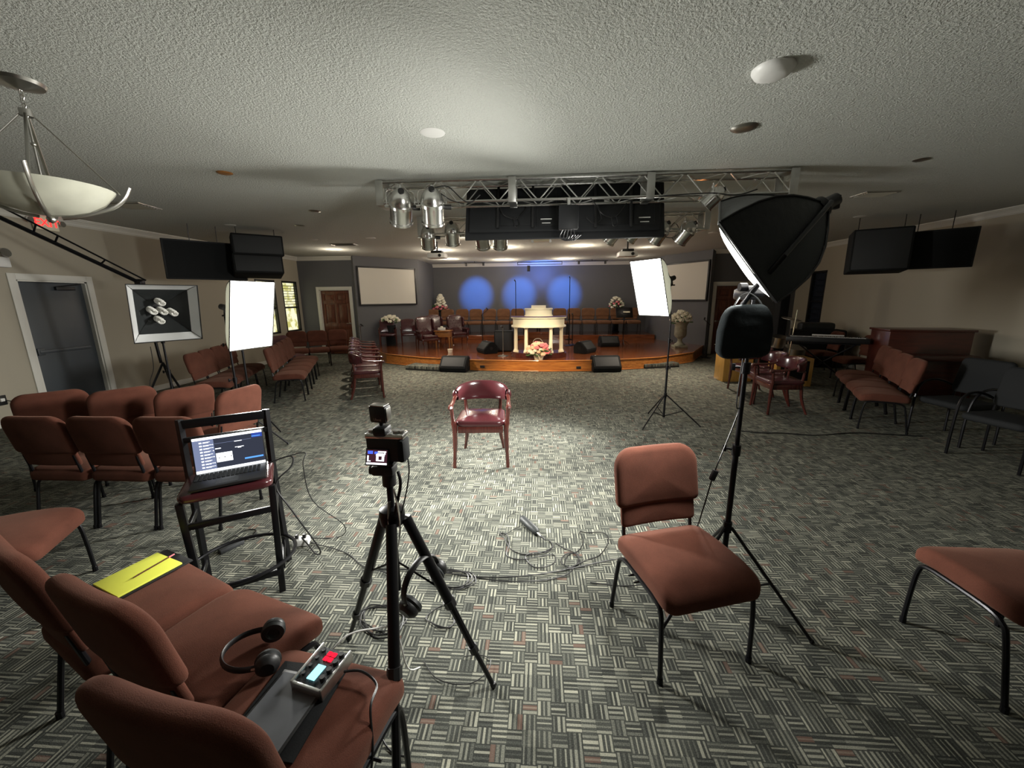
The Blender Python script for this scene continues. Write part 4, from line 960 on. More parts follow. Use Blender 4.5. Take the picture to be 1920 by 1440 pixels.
q = D(822, 580, 15.2)
flowers('flower_arrangement', 'cone of white flowers over pink blooms at the left rear of the stage', (q.x+.06, 15.35, q.z-.02), .25, .56, ['pink', 'cream'], 44, 'cone', psc=.07, seed=5)
b = B(); b.lathe([(.14, 0), (.14, .03), (.11, .05), (.11, q.z-.02-SH-.15-.08), (.15, q.z-.02-SH-.15-.04), (0, q.z-.02-SH-.15-.04)], 18, (q.x, 15.35, SH+.15)); tag(b.build('flower_stand', 'black_matte'), 'dark round stand under the white and pink flower cone', 'stand')
q = D(1157, 577, 15.2)
flowers('flower_arrangement', 'pale dried white flower bunch at the right rear of the stage', (q.x, 15.35, q.z), .24, .40, ['cream', 'pink', 'cream', 'cream'], 34, 'dome', psc=.06, seed=8)
b = B(); b.lathe([(.14, 0), (.14, .03), (.11, .05), (.11, q.z-SH-.15-.14), (.15, q.z-SH-.15-.10), (0, q.z-SH-.15-.10)], 18, (q.x, 15.35, SH+.15)); tag(b.build('flower_stand', 'black_matte'), 'dark round stand under the pale dried flowers at the right rear', 'stand')
q = D(727, 604, 12.4)
flowers('flower_arrangement', 'low spray of white flowers behind the low armchairs below the left screen', (q.x+.05, 12.48, q.z+.02), .28, .16, ['cream'], 26, 'dome', psc=.07, seed=11)
B2 = B(); B2.lathe([(.16, 0), (.16, q.z-SH-.10), (0, q.z-SH-.10)], 16, (q.x+.05, 12.48, SH)); tag(B2.build('flower_stand', 'black_matte'), 'dark stand under the white flower spray behind the low armchairs', 'stand')
# urn on the right
ux, uy = D(1271, 640, 11.9).x, 11.75
ur = thing('stone_urn', 'tall stone urn on a pedestal standing at the right end of the stage', 'urn', (ux, uy, SH))
B().box((0, 0, .03), (.36, .36, .06), .008).build('plinth', 'stone', ur)
b = B(); b.lathe([(.15, .06), (.15, .09), (.08, .14), (.06, .20), (.07, .25), (.14, .30), (.17, .36), (.165, .62), (.20, .70), (.215, .73), (.20, .74), (.15, .70), (0, .68)], 24)
b.build('urn_body', 'stone', ur)
flowers('flower_arrangement', 'round bunch of white flowers in the stone urn', (ux, uy, SH+.75), .25, .28, ['cream'], 34, 'dome', psc=.07, seed=14)
# wedge monitors
def wedge(label, c, rz, s=1.0, m='black_matte', group=None):
    root = thing('floor_monitor', label, 'speaker', c, rz); root.scale = (s, s, s)
    prof = [(-.24, 0), (.20, 0), (.24, .12), (.02, .36), (-.12, .36), (-.24, .22)]
    b = B(); b.T = Matrix.Rotation(PI/2, 4, 'Z') @ Matrix.Rotation(PI/2, 4, 'X'); b.prism(prof, -.33, .33); 
    bmesh.ops.bevel(b.bm, geom=list(b.bm.edges), offset=.015, segments=2, affect='EDGES'); b.build('cabinet', m, root, sharp=50)
    b = B(); a = math.atan2(.24, -.22); c2 = Vector((0, .0, 0)); n_ = Vector((.24, .22)).normalized(); mid = Vector((.13, .24))+n_*.004
    b.T = Matrix.Translation((0, mid.x, mid.y)) @ Matrix.Rotation(R(-47.5), 4, 'X'); b.box((0, 0, 0), (.56, .26, .012), .004); b.build('grille', 'grille', root)
    for sx in (-1, 1): B().cyl((sx*.33, -.02, .17), (sx*.338, -.02, .17), .05).build('side_handle', 'black', root)
    b = B(); b.box((.22, -.10, .362), (.03, .02, .003)); b.build('badge', 'white', root)
    return root
q = G(852, 697); wedge('black wedge monitor on the carpet at the left of the stage front', (q.x, q.y+.12, 0), 172, 1.0)
q = G(1136, 697); wedge('black wedge monitor on the carpet at the right of the stage front', (q.x, q.y+.12, 0), 186, 1.0)
wedge('black wedge monitor on the stage, left of the pulpit', (D(912, 664, 10.5).x, 10.6, SH), 120, .85)
wedge('black wedge monitor on the stage, right of the pulpit', (D(1098, 662, 10.5).x, 10.6, SH), 235, .85)
wedge('dark wedge monitor farther back on the stage, right of the pulpit', (D(1141, 650, 12).x, 12.0, SH), 186, .85)
ks = thing('keyboard_case', 'black upright speaker cabinet on the stage directly left of the pulpit', 'speaker', (D(945, 660, 10.9).x, 10.95, SH)); B().box((0, 0, .29), (.52, .34, .56), .02).build('cabinet', 'black_matte', ks); B().box((0, -.175, .29), (.46, .01, .50), .004).build('front_grille', 'grille', ks)
ks.name = 'stage_speaker'
def ms(label, x, y, z0, h, boom=None, m='frame', tall=True):
    root = thing('microphone_stand', label, 'microphone stand', (x, y, z0))
    b = B(); b.lathe([(0, 0), (.14, 0), (.14, .012), (.03, .03), (.012, .05), (0, .05)], 18); b.build('base', m, root)
    b = B(); b.cyl((0, 0, .03), (0, 0, h), .012, n=8); b.build('pole', m, root)
    e = Vector((0, 0, h)); 
    if boom: e2 = e+Vector(boom); B().tube([e-Vector(boom)*.2, e2], .008, 6).build('boom', m, root); e = e2
    B().cyl(e, e+Vector((-.03, -.10, .05)), .012, .024, n=10).build('microphone', 'black', root)
    return root
ms('tall thin microphone stand in front of the middle blue light pool', D(967, 560, 14).x, 14.0, SH, 2.0)
ms('tall thin microphone stand in front of the right blue light pool', D(1068, 560, 14).x, 14.0, SH, 2.1)
ms('black microphone stand in front of the left choir chairs', D(905, 635, 12.6).x, 12.6, SH, .95, (.2, -.1, .15))
ms('chrome-topped microphone stand right of the pulpit', D(1067, 640, 12.2).x, 12.2, SH, .95, None, 'frame')
ms('second chrome-topped microphone stand right of the pulpit', D(1073, 640, 12.35).x, 12.35, SH, .92, None, 'frame')
ms('straight chrome stand at the left of the pulpit on the stage edge', D(943, 655, 9.9).x, 9.95, SH, .72, None, 'nickel')
ms('short chrome stand at the left end of the stage beside the door', D(684, 650, 11.9).x-.0, 11.7, 0, .92, (.1, 0, .02), 'chrome')
ms('chrome stand with a boom by the right rear door', D(1325, 632, 11.6).x, 11.5, 0, .95, (-.15, 0, .12), 'frame')
ms('black stand with a horizontal arm left of the yellow plywood box', D(1338, 700, 8.6).x, 8.5, 0, .72, (.42, 0, .0), 'nickel')
musr = thing('music_stand', 'dark music stand with a white paper on the right of the stage', 'music stand', (D(1168, 640, 12.4).x, 12.4, SH))
B().cyl((0, 0, 0), (0, 0, .9), .012).build('pole', 'frame', musr)
B().box((0, 0, .98), (.50, .02, .34), .004, Matrix.Rotation(R(-30), 3, 'X')).build('desk', 'frame', musr)
b = B()
for k in range(3): a = 2*PI*k/3+.5; b.tube([(0, 0, .15), (.25*math.cos(a), .25*math.sin(a), .008)], .008, 6)
b.build('tripod_foot', 'frame', musr); B().box((.06, -.035, 1.0), (.20, .004, .05), 0, Matrix.Rotation(R(-30), 3, 'X')).build('paper', 'cream', musr)
# side table with tissues and small stage clutter
tx, ty = -2.88, 11.9
t = thing('side_table', 'small oak side table between the two tufted wing chairs', 'table', (tx, ty, SH))
B().box((0, 0, .50), (.50, .42, .03), .008).build('tabletop', 'oak', t); B().box((0, 0, .40), (.44, .36, .16), .005).build('drawer', 'oak', t)
for sx in (-1, 1):
    for sy in (-1, 1): B().box((sx*.20, sy*.16, .17), (.035, .035, .34), .004).build('leg', 'oak', t)
tb = thing('tissue_box', 'white tissue box on the side table between the wing chairs', 'tissue box', (tx-.04, ty-.06, SH+.515))
B().box((0, 0, .04), (.22, .11, .08), .006).build('box', 'white', tb)
B().pillow(rrect(.08, .05, .02, 3), .01, .004, .02, .01, lambda a, h, d: (a, d*2, .10+h)).build('tissue', 'cream', tb)
b = B(); q = D(844, 658, 10.7); b.lathe([(0, 0), (.06, 0), (.075, .09), (.06, .09), (0, .02)], 14, (q.x, 10.7, SH)); tag(b.build('offering_cup', 'cream'), 'small cream cup on the stage floor in front of the wing chairs', 'cup')
for (x1, x2, y_, lb, q) in ((0, 0, 0, 'low dark carpeted step beside the left floor monitor', G(795, 694)), (0, 0, 0, 'low dark carpeted step at the right stage edge behind the tripod stand', G(1238, 689))):
    o = thing('carpeted_step', lb, 'step', (q.x, q.y+.02, 0), -14 if q.x < 0 else 16)
    b = B(); b.box((0, .16, .055), (.95, .50, .11), .02); b.build('step_body', 'carpet', o)
    B().box((0, -.092, .02), (.93, .01, .03), .002).build('edge_strip', 'black', o)
# rig above the blue wall
tr = thing('track_light', 'black light rail with a hanging fixture over the blue wall', 'lighting rail', (D(1012, 498, 14.9).x, 14.9, CZ-.02))
b = B(); b.box((0, 0, -.10), (1.6, .03, .02)); b.box((0, 0, -.01), (1.6, .03, .02)); b.build('rail', 'frame', tr)
for sx in (-.8, .8): B().box((sx, 0, -.06), (.02, .03, .12)).build('bracket', 'frame', tr)
B().box((-.40, -.04, -.24), (.11, .12, .20), .01).build('fixture', 'black', tr)
for px_, wd_, lb in ((890, .75, 'short black lamp rail at the left over the stage'), (1110, 1.1, 'short black lamp rail at the right over the stage')):
    q = D(px_, 497, 14.6); o = thing('track_light', lb, 'lighting rail', (q.x, 14.6, CZ-.03))
    B().box((0, 0, -.02), (wd_, .03, .02)).build('rail', 'frame', o)
    for sx in (-1, 1): B().box((sx*wd_*.42, 0, -.08), (.07, .08, .10), .01).build('lamp_head', 'black', o)
    B().cyl((0, 0, -.01), (0, 0, .03), .01).build('hanging_rod', 'frame', o)

# ------------------------------------------------------------------ musical corner at the right
q = G(1381, 716)
bx = thing('plywood_box', 'yellow varnished plywood box on the carpet behind the sandbag stand', 'box', (q.x, q.y+.2, 0), 3)
B().box((0, 0, .28), (.58, .36, .56), .006).build('panel_box', 'plywood', bx); B().box((.31, .0, .28), (.04, .34, .54), .004).build('side_edge', 'black_matte', bx)
q = D(1490, 690, 7.8)
bx = thing('plywood_box', 'second plywood box half hidden behind the right maroon chairs', 'box', (q.x, 7.95, 0), -8)
B().box((0, 0, .27), (.62, .40, .54), .006).build('panel_box', 'plywood', bx); B().box((0, -.205, .30), (.48, .01, .38), .004).build('opening', 'black_matte', bx)
q = D(1463, 600, 9.6)
sp_ = thing('column_speaker', 'tall thin black column speaker by the dark window on the right', 'speaker', (q.x, 9.6, 0))
B().box((0, 0, 1.40), (.20, .22, 1.55), .02).build('column', 'black_matte', sp_); B().box((0, 0, .31), (.42, .42, .62), .02).build('bass_cabinet', 'black_matte', sp_)
# drum kit
kx, ky = D(1440, 640, 9.0).x, 9.0
dk = thing('drum_kit', 'dark drum kit with brass cymbals in the shadow behind the sandbag', 'drum kit', (kx, ky, 0))
b = B(); b.cyl((0, -.2, .28), (0, .2, .28), .28, n=24); b.build('bass_drum', 'black_matte', dk)
for x, y, z, r in ((-.20, 0, .62, .16), (.20, .02, .62, .16), (.50, -.1, .40, .20)): B().cyl((x, y, z), (x, y-.05, z+.22), r, n=20).build('drum', 'nickel', dk)
for x, y, z in ((-.55, 0, 1.15), (.55, .2, 1.20)):
    B().lathe([(0, .02), (.03, .015), (.2, 0), (.2, -.004), (0, -.002)], 22, (x, y, z), (.15, -.2, 1)).build('cymbal', 'nickel', dk); B().cyl((x, y, 0), (x, y, z), .011, n=8).build('cymbal_stand', 'chrome', dk)
B().cyl((.15, -.5, 0), (.22, -.5, 1.42), .011, n=8).build('boom_rod', 'chrome', dk)
# keyboard on a stand
q = D(1545, 655, 7.9)
kb = thing('keyboard', 'black electronic keyboard on a dark stand by the right wall', 'keyboard', (q.x, 7.9, .88), -30)
B().box((0, 0, 0), (1.25, .32, .10), .015).build('keyboard_body', 'black', kb)
B().box((0, -.07, .052), (1.12, .13, .006)).build('white_keys', 'white', kb)
b = B()
for i in range(36):
    if i % 7 not in (2, 6): b.box((-.53+i*.031, -.045, .062), (.014, .08, .012))
b.build('black_keys', 'black', kb)
b = B(); b.tube([(-.5, .14, -.86), (.45, -.12, -.06)], .015, 8); b.tube([(.5, .14, -.86), (-.45, -.12, -.06)], .015, 8); b.box((0, .0, -.065), (1.0, .3, .02)); b.build('cross_stand', 'frame', kb)
tag(B().box(D(1572, 630, 7.9) + Vector((.05, .35, -.02)), (.5, .05, .03), .005, Matrix.Rotation(R(-30), 3, 'Z')).build('music_book', 'white'), 'pale strip of paper resting behind the dark keyboard', 'paper')
aq = Vector((6.15, 8.9, 0))
am = thing('amplifier', 'black padded case heaped against the right wall behind the keyboard', 'case', (6.72, 10.1, 0), -15)
B().box((0, 0, .45), (1.1, .5, .9), .05).build('case_body', 'black_matte', am); B().box((0, .05, .95), (.7, .35, .22), .06).build('cloth_cover', 'cloth', am)
# piano
q0, q1 = D(1681, 620, 6.95), D(1806, 626, 6.75)
pn = thing('upright_piano', 'dark cherry upright piano behind the brown chairs on the right', 'piano', ((q0.x+q1.x)/2+.22, 7.25, 0), -12)
pw, ph_ = 1.12, q0.z
B().box((0, 0, ph_/2), (pw, .55, ph_-.04), .01).build('cabinet', 'piano', pn); B().box((0, -.0, ph_-.01), (pw+.05, .60, .035), .008).build('lid', 'piano', pn)
B().box((0, -.38, .68), (pw, .26, .10), .02).build('key_cover', 'piano', pn)
for sx in (-1, 1): B().box((sx*(pw/2-.05), -.44, .31), (.07, .08, .62), .008).build('leg', 'piano', pn)
# black armchairs at the far right
def make_blackarm(loc, rz, label):
    root = thing('tube_armchair', label, 'chair', loc, rz)
    B().pillow(rrect(.50, .48, .06, 5), .07, .03, .015, 0, lambda a, y, d: (a, y, .44+d)).build('seat', 'black_matte', root)
    B().pillow(rrect(.50, .42, .06, 5), .06, .025, .015, .01, lambda a, h, d: (a, .25+.2*(h)-d, .74+h)).build('backrest', 'black_matte', root)
    for sx in (-1, 1):
        B().tube(smooth([(sx*.28, -.24, 0), (sx*.28, -.23, .40), (sx*.29, -.17, .61), (sx*.29, -.02, .67), (sx*.28, .14, .64), (sx*.26, .26, .58)], 4), .014, 8).build('arm', 'frame', root)
        B().tube([(sx*.25, .24, 0), (sx*.25, .24, .42), (sx*.24, .28, .80)], .013, 8).build('leg', 'frame', root)
    return root
make_blackarm((4.75, 4.15, 0), 285, 'black tube-framed armchair in the dark at the right edge')
make_blackarm((4.95, 4.85, 0), 278, 'black tube-framed armchair second from the right edge, beside the piano row')

# ------------------------------------------------------------------ foreground: stool, laptop
sc_ = Vector((-1.755, 1.975, 0))
stl = thing('bar_stool', 'black metal stool with a low back and maroon seat carrying the laptop', 'stool', sc_, 33)
B().pillow(rrect(.43, .34, .05, 5), .05, .02, .01, 0, lambda a, y, d: (a, y, .70+d)).build('seat', 'leather', stl)
for sx in (-1, 1):
    B().box((sx*.195, -.135, .34), (.034, .034, .68), .004, Matrix.Rotation(R(sx*2), 3, 'Y')).build('leg', 'frame', stl)
    B().tube([(sx*.215, .17, 0), (sx*.205, .145, .70), (sx*.21, .175, 1.05)], .020, 4, flat=1).build('leg', 'frame', stl)
b = B(); b.box((0, .172, 1.02), (.41, .02, .05), .004); b.box((0, .158, .93), (.41, .018, .03), .004); b.build('back_rail', 'frame', stl)
for y, z in ((-.14, .54), (-.15, .14)): B().box((0, y, z), (.38, .022, .035), .004).build('stretcher', 'frame', stl)
for sx in (-1, 1):
    for z in (.50, .16): B().box((sx*.205, .0, z), (.02, .28, .032), .004).build('stretcher', 'frame', stl)
B().tube([(.275*math.cos(a), .24*math.sin(a), .20) for a in [2*PI*k/36 for k in range(36)]], .011, 8, closed=True).build('foot_ring', 'frame', stl)
hl, hr, fl = G(363, 889, .755), G(501, 864, .755), G(345, 928, .75)
lw = .345; c = (hl+hr)/2; lang = math.degrees(math.atan2(hr.y-hl.y, hr.x-hl.x))
lp = thing('laptop', 'open laptop with a bright screen on the bar stool', 'laptop', (c.x+.012, c.y-.01, .747), lang)
dpt = .225
B().box((0, -dpt/2, 0), (lw, dpt, .016), .005).build('base', 'black', lp)
b = B()
for r_i in range(5):
    for k in range(15): b.box((-.155+k*.0205, -.035-r_i*.019, .010), (.0165, .0155, .004), .001, seg=1)
b.build('keyboard', 'black_matte', lp)
B().box((-.01, -.18, .0085), (.10, .055, .001)).build('touchpad', 'grille', lp)
sh_ = .215; tl = R(8)
scr = B(); scr.T = Matrix.Rotation(-tl, 4, 'X'); scr.box((0, .004, sh_/2), (lw, .008, sh_), .003); scr = scr.build('screen_lid', 'black', lp)
M['ui_white'] = emission('screen_white', (.92, .96, 1), 2.4); M['ui_dark'] = emission('screen_slate', (.035, .04, .06), 1.2)
M['ui_side'] = emission('screen_sidebar', (.22, .26, .42), 1.0); M['ui_blue'] = emission('screen_blue', (.10, .32, .85), 1.6); M['ui_navy'] = emission('screen_navy', (.03, .06, .30), 1.4)
b = B(); b.T = Matrix.Rotation(-tl, 4, 'X'); w2, h2 = lw-.014, sh_-.014
def ui(x0, x1, y0, y1, mi, lay=0): b.mi = mi; b.box(((x0+x1)/2*w2, -.0006-.0004*lay, .007+(y0+y1)/2*h2), ((x1-x0)*w2, .0006, (y1-y0)*h2))
ui(-.5, .5, 0, 1, 1); ui(-.5, .5, .93, 1, 0, 1); ui(-.5, .5, 0, .075, 0, 1); ui(-.5, -.21, .08, .93, 2, 1); ui(.34, .5, .80, .925, 4, 1); ui(.34, .47, .83, .85, 3, 2)
ui(-.20, .03, .24, .50, 0, 1); ui(.20, .48, .20, .245, 3, 1); ui(-.2, .33, .775, .783, 2, 1); ui(.08, .21, .59, .605, 0, 1); ui(.12, .17, .565, .58, 0, 1); ui(-.20, -.12, .62, .645, 0, 1); ui(.08, .19, .76, .778, 0, 2)
for k in range(9):
    y = .86-.088*k; ui(-.41, -.375, y-.025, y+.012, 0, 2); ui(-.36, -.26+.02*(k % 3), y-.004, y+.006, 0, 2); ui(-.36, -.28, y-.022, y-.014, 0, 2)
    if k % 2: ui(-.235, -.22, y-.01, y+.008, 0, 2)
for x in (-.17, -.09, .0): ui(x, x+.02, .35, .375, 1, 2)
o = b.build('display', ['ui_white', 'ui_dark', 'ui_side', 'ui_blue', 'ui_navy'], scr, smooth=False)
lc = lp.location
cab('laptop_cable', 'black cable from the laptop side down to the power block by the stool', [lc+Vector((.15, .09, .0)), lc+Vector((.25, .16, .02)), lc+Vector((.27, .13, -.03)), lc+Vector((.21, .05, -.12)), Vector((-1.50, 2.10, .45)), Vector((-1.42, 2.20, .12)), Vector((-1.50, 2.28, .02)), Vector((-1.60, 2.36, .03)), Vector((-1.67, 2.40, .06))], .005)
cab('laptop_cable', 'thin black cable looping right of the laptop toward the carpet', [lc+Vector((.15, .10, .0)), lc+Vector((.30, .22, .02)), lc+Vector((.31, .18, -.05)), lc+Vector((.33, .20, -.3)), Vector((-1.32, 2.35, .2)), Vector((-1.45, 2.5, .006)), Vector((-1.62, 2.44, .03))], .0032)
q = G(565, 1016, .02); pb = thing('power_cube', 'white power strip cube with black plugs on the carpet right of the stool', 'power strip', (q.x, q.y, 0), 15)
B().box((0, 0, .026), (.11, .065, .05), .008).build('housing', 'white', pb)
for x in (-.025, .025): B().box((x, -.0, .065), (.022, .026, .03), .004).build('plug', 'black', pb)
q0_, q1_ = G(412, 1038), G(455, 1018); dq = q1_-q0_
ps = thing('power_adapter', 'black laptop power brick lying on the carpet under the stool', 'power adapter', (q0_+q1_)/2, math.degrees(math.atan2(dq.y, dq.x)))
B().box((0, 0, .016), (.15, .055, .031), .006).build('brick', 'grille', ps)
B().tube(smooth([(.075, 0, .015), (.13, .01, .008), (.20, .08, .005), (.16, .15, .005), (.08, .14, .005), (.06, .06, .04), (.12, -.02, .006), (.25, -.02, .005), (.38, .06, .006)], 5), .0035, 6).build('cord', 'black', ps)

# ------------------------------------------------------------------ gear on the near chairs
def seat_z(): return .492
a_, b_, c_ = G(200, 1083, .50), G(295, 1038, .50), G(258, 1126, .50)
ya = math.degrees(math.atan2((b_-a_).y, (b_-a_).x)); cc = (b_+c_)/2
cc = cc + Vector((-.035, .018, 0))
np_ = thing('notepad', 'yellow legal notepad lying on a seat of the near chairs', 'notepad', (cc.x, cc.y, .497), ya+2)
B().box((0, 0, 0), (.275, .215, .008), .002).build('cover', 'black', np_); B().box((-.018, .005, .007), (.235, .20, .008), .001).build('paper_block', 'yellow', np_)
pn_ = thing('pen', 'slim dark pencil lying across the yellow notepad', 'pen', (cc.x+.02, cc.y+.03, .513), ya+10); B().cyl((-.085, 0, 0), (.06, 0, 0), .0035, n=6).build('barrel', 'chairwood', pn_); B().cyl((.06, 0, 0), (.085, 0, 0), .0036, n=6).build('eraser_end', 'pink', pn_)
# audio recorder with lit buttons
a_, b_, c_, d_ = G(555, 1255, .54), G(590, 1215, .54), G(655, 1235, .54), G(620, 1290, .54)
cc = (a_+b_+c_+d_)/4; ang_ = math.degrees(math.atan2((c_-b_).y, (c_-b_).x))
rc = thing('audio_recorder', 'grey portable audio recorder with red lit buttons on the nearest seat', 'audio recorder', (cc.x, cc.y, .500), ang_); rc.scale = (.84, .84, .84)
b = B(); b.T = Matrix.Rotation(R(3), 4, 'X'); b.box((0, 0, .022), (.125, .155, .04), .006); b.build('body', 'grille', rc)
b = B(); b.T = Matrix.Rotation(R(3), 4, 'X')
for sx in (-1, 1): b.box((sx*.066, 0, .026), (.012, .17, .052), .004)
b.box((0, -.078, .022), (.13, .012, .044), .003); b.build('side_guard', 'alu', rc)
M['btn'] = emission('lit_button_red', (1, .01, .03), 2.2); M['lcd'] = emission('lit_display_cyan', (.35, .9, 1), 1.8)
for i in range(4): b = B(); b.box((-.012+.022*(i % 2), .030+.022*(i//2), .046), (.018, .018, .005), .002); b.build('lit_button', 'btn', rc)
B().box((-.004, -.028, .0445), (.036, .062, .003), .001).build('display', 'lcd', rc)
for i in range(4): B().cyl((.042, .055-.034*i, .042), (.042, .055-.034*i, .060), .010, n=12).build('gain_knob', 'black', rc)
for i in range(4): B().cyl((-.046, .055-.034*i, .042), (-.046, .055-.034*i, .052), .007, n=10).build('small_knob', 'black', rc)
rcp = Vector((cc.x, cc.y, .51))
cab('audio_cable', 'black audio cable from the recorder side drooping over the nearest seat edge', [rcp+Vector((.07, .0, .01)), rcp+Vector((.13, .0, .015)), rcp+Vector((.19, -.03, .0)), rcp+Vector((.20, -.10, .00)), rcp+Vector((.215, -.14, -.10)), rcp+Vector((.20, -.15, -.30)), Vector((-.45, .98, .01))], .004)
o = tag(B().tube(smooth([rcp+Vector((-.01, .08, .01)), rcp+Vector((.02, .13, .02)), rcp+Vector((.08, .18, .0)), rcp+Vector((.14, .26, -.08)), rcp+Vector((.16, .30, -.3)), Vector((-.55, 1.5, .01))], 5), .003, 6).build('usb_cable', 'white'), 'thin white cable leaving the audio recorder toward the tripod', 'cable')
# tablet
a_, b_, c_, d_ = G(485, 1305, .50), G(512, 1281, .50), G(617, 1303, .50), G(547, 1408, .50)
ang_ = math.degrees(math.atan2((d_-c_).y, (d_-c_).x))
tb_c = (b_+c_)/2 + (d_-c_)*.5
tbm = thing('tablet', 'dark grey tablet lying face up on the nearest seat', 'tablet', (tb_c.x-.01, tb_c.y, .502), ang_)
B().box((0, 0, 0), (.255, .178, .008), .003).build('tablet_body', 'black', tbm)
M['slate'] = mat('dark_glass_screen', (.085, .09, .10), .35); B().box((0, 0, .0045), (.235, .160, .001)).build('glass_screen', 'slate', tbm)
cs = thing('tablet_case', 'black padded sleeve under the dark grey tablet', 'sleeve', (tb_c.x, tb_c.y+.03, .492), ang_+4); B().box((0, .0, 0), (.28, .23, .008), .003).build('sleeve', 'black_matte', cs)
# headphones
def headphones(name, label, loc, rot, s=1):
    root = thing(name, label, 'headphones', loc); root.rotation_euler = rot; root.scale = (s, s, s)
    b = B(); b.tube([(.085*math.cos(a), 0, .095*math.sin(a)) for a in [R(-8)+R(196)*k/20 for k in range(21)]], [.012]*21, 8, flat=.45); b.build('headband', 'black', root)
    for sx in (-1, 1):
        b = B(); T = Matrix.Translation((sx*.082, 0, -.045)) @ Matrix.Rotation(PI/2*sx, 4, 'Y'); b.T = T; b.lathe([(0, .022), (.022, .022), (.034, .012), (.038, 0), (.036, -.008), (0, -.008)], 20); b.build('ear_cup', 'black', root)
        b = B(); b.T = T; b.lathe([(.018, -.008), (.034, -.008), (.040, -.016), (.036, -.028), (.022, -.030), (.016, -.02)], 20); b.build('ear_cushion', 'cloth', root)
        b = B(); b.tube([(sx*.086, 0, .0), (sx*.088, .0, -.02)], .006, 6); b.build('yoke', 'nickel', root)
    return root
q = G(482, 1232, .50); headphones('headphones', 'black headphones lying folded on the seat beside the recorder', (q.x, q.y, .535), (R(82), R(0), R(-62)), 1.0)
q = D(790, 1092, 1.36); headphones('headphones', 'black headphones hanging from the camera tripod', (q.x, q.y, q.z+.01), (R(8), R(-22), R(62)), 1.15)

# ------------------------------------------------------------------ camera on its tripod
AP = D(735, 962, 1.36); hubz = AP.z
tp = thing('tripod', 'black camera tripod standing in the foreground between the chairs', 'tripod', (AP.x, AP.y, 0))
o3 = Vector((AP.x, AP.y, 0)); feet = [G(655, 1200)-o3, G(925, 1288)-o3]; p3 = D(744, 1440, .95)-o3; h3 = Vector((0, 0, hubz)); f3 = h3+(p3-h3)*(hubz/(hubz-p3.z)); feet.append(Vector((f3.x, f3.y, 0)))
for f in feet:
    d = Vector((f.x, f.y, 0)).normalized(); top = d*.05+Vector((0, 0, hubz-.02)); leg_ = f-top
    lg = B(); lg.tube([top, top+leg_*.48], .021, 10); lg = lg.build('leg', 'frame', tp)
    B().tube([top+leg_*.44, top+leg_*.76], .0145, 8).build('lower_tube', 'frame', lg); B().tube([top+leg_*.72, f+Vector((0, 0, .01))], .0105, 8).build('lower_tube', 'frame', lg)
    for t in (.47, .75): B().tube([top+leg_*(t-.018), top+leg_*(t+.018)], .026 if t < .6 else .020, 8).build('leg_clamp', 'black', lg)
    b = B(); b.ball(f+Vector((0, 0, .014)), .016, 8); b.build('rubber_foot', 'black', lg)
    B().tube([top*.1+Vector((0, 0, hubz-.30)), top+leg_*.40], .0045, 6).build('brace', 'frame', tp)
b = B(); b.lathe([(.02, -.05), (.045, -.04), (.05, 0), (.045, .02), (.022, .03)], 16, (0, 0, hubz)); b.build('hub', 'frame', tp)
b = B(); b.cyl((0, 0, hubz-.34), (0, 0, hubz+.15), .013, n=12); b.build('centre_column', 'frame', tp)
hz = hubz+.15
b = B(); b.cyl((0, 0, hz-.03), (0, 0, hz+.02), .026, n=14); b.box((-.015, 0, hz+.035), (.085, .06, .04), .01); b.box((0, 0, hz+.062), (.06, .06, .014), .003); b.cyl((-.07, 0, hz+.03), (-.05, 0, hz+.03), .018, n=10); b.build('pan_head', 'black', tp)
b = B(); b.tube(smooth([(.04, -.01, hz+.03), (.05, -.02, hz-.02), (.028, -.03, hz-.12), (.015, -.035, hz-.22), (.012, -.035, hz-.30)], 4), .006, 6); b.build('pan_handle', 'frame', tp)
b = B(); b.tube(smooth([(.03, -.035, hz-.03), (.045, -.04, hz-.16), (.03, -.045, hz-.27), (.005, -.045, hz-.20), (.01, -.04, hz-.08)], 4), .008, 6, flat=.25); b.build('strap', 'nickel', tp)
cz = hz+.069
cm = thing('camera', 'mirrorless camera with a lit rear screen on the foreground tripod', 'camera', (AP.x+.004, AP.y, cz), -2); cm.rotation_euler = (R(2), 0, R(-4)); cm.scale = (1.16, 1.16, 1.16)
B().box((0, 0, .045), (.125, .045, .085), .010).build('camera_body', 'black', cm)
B().box((0, .004, .088), (.129, .050, .020), .006).build('top_plate', 'silver', cm)
b = B(); b.box((-.012, 0, .104), (.046, .052, .032), .010); b.build('viewfinder_hump', 'black', cm)
for x, r_ in ((.036, .012), (.054, .009), (-.048, .011)): B().cyl((x, .0, .092), (x, .0, .106), r_, n=16).build('dial', 'alu', cm)
b = B(); b.box((.056, -.004, .044), (.026, .056, .078), .012); b.build('grip', 'black_matte', cm)
b = B(); b.lathe([(.034, 0), (.036, .05), (.033, .07), (.026, .07), (.024, .05), (0, .05)], 22, (0, .02, .045), (0, 1, 0)); b.build('lens', 'black', cm)
ls = B(); ls.T = Matrix.Translation((-.022, -.030, .024)) @ Matrix.Rotation(R(-18), 4, 'X') @ Matrix.Rotation(R(0), 4, 'Y'); ls.box((0, 0, 0), (.078, .006, .056), .003); ls = ls.build('tilting_screen', 'black', cm)
b = B(); b.T = Matrix.Translation((-.022, -.030, .024)) @ Matrix.Rotation(R(-18), 4, 'X')
M['lv_dark'] = emission('screen_maroon', (.06, .02, .03), 1); M['lv_blue'] = emission('screen_blue_spots', (.06, .12, .9), 1.6)
def lv(x0, x1, y0, y1, mi, lay=0): b.mi = mi; b.box(((x0+x1)/2*.068, -.0034-.0004*lay, (y0+y1)/2*.046), ((x1-x0)*.068, .0006, (y1-y0)*.046))
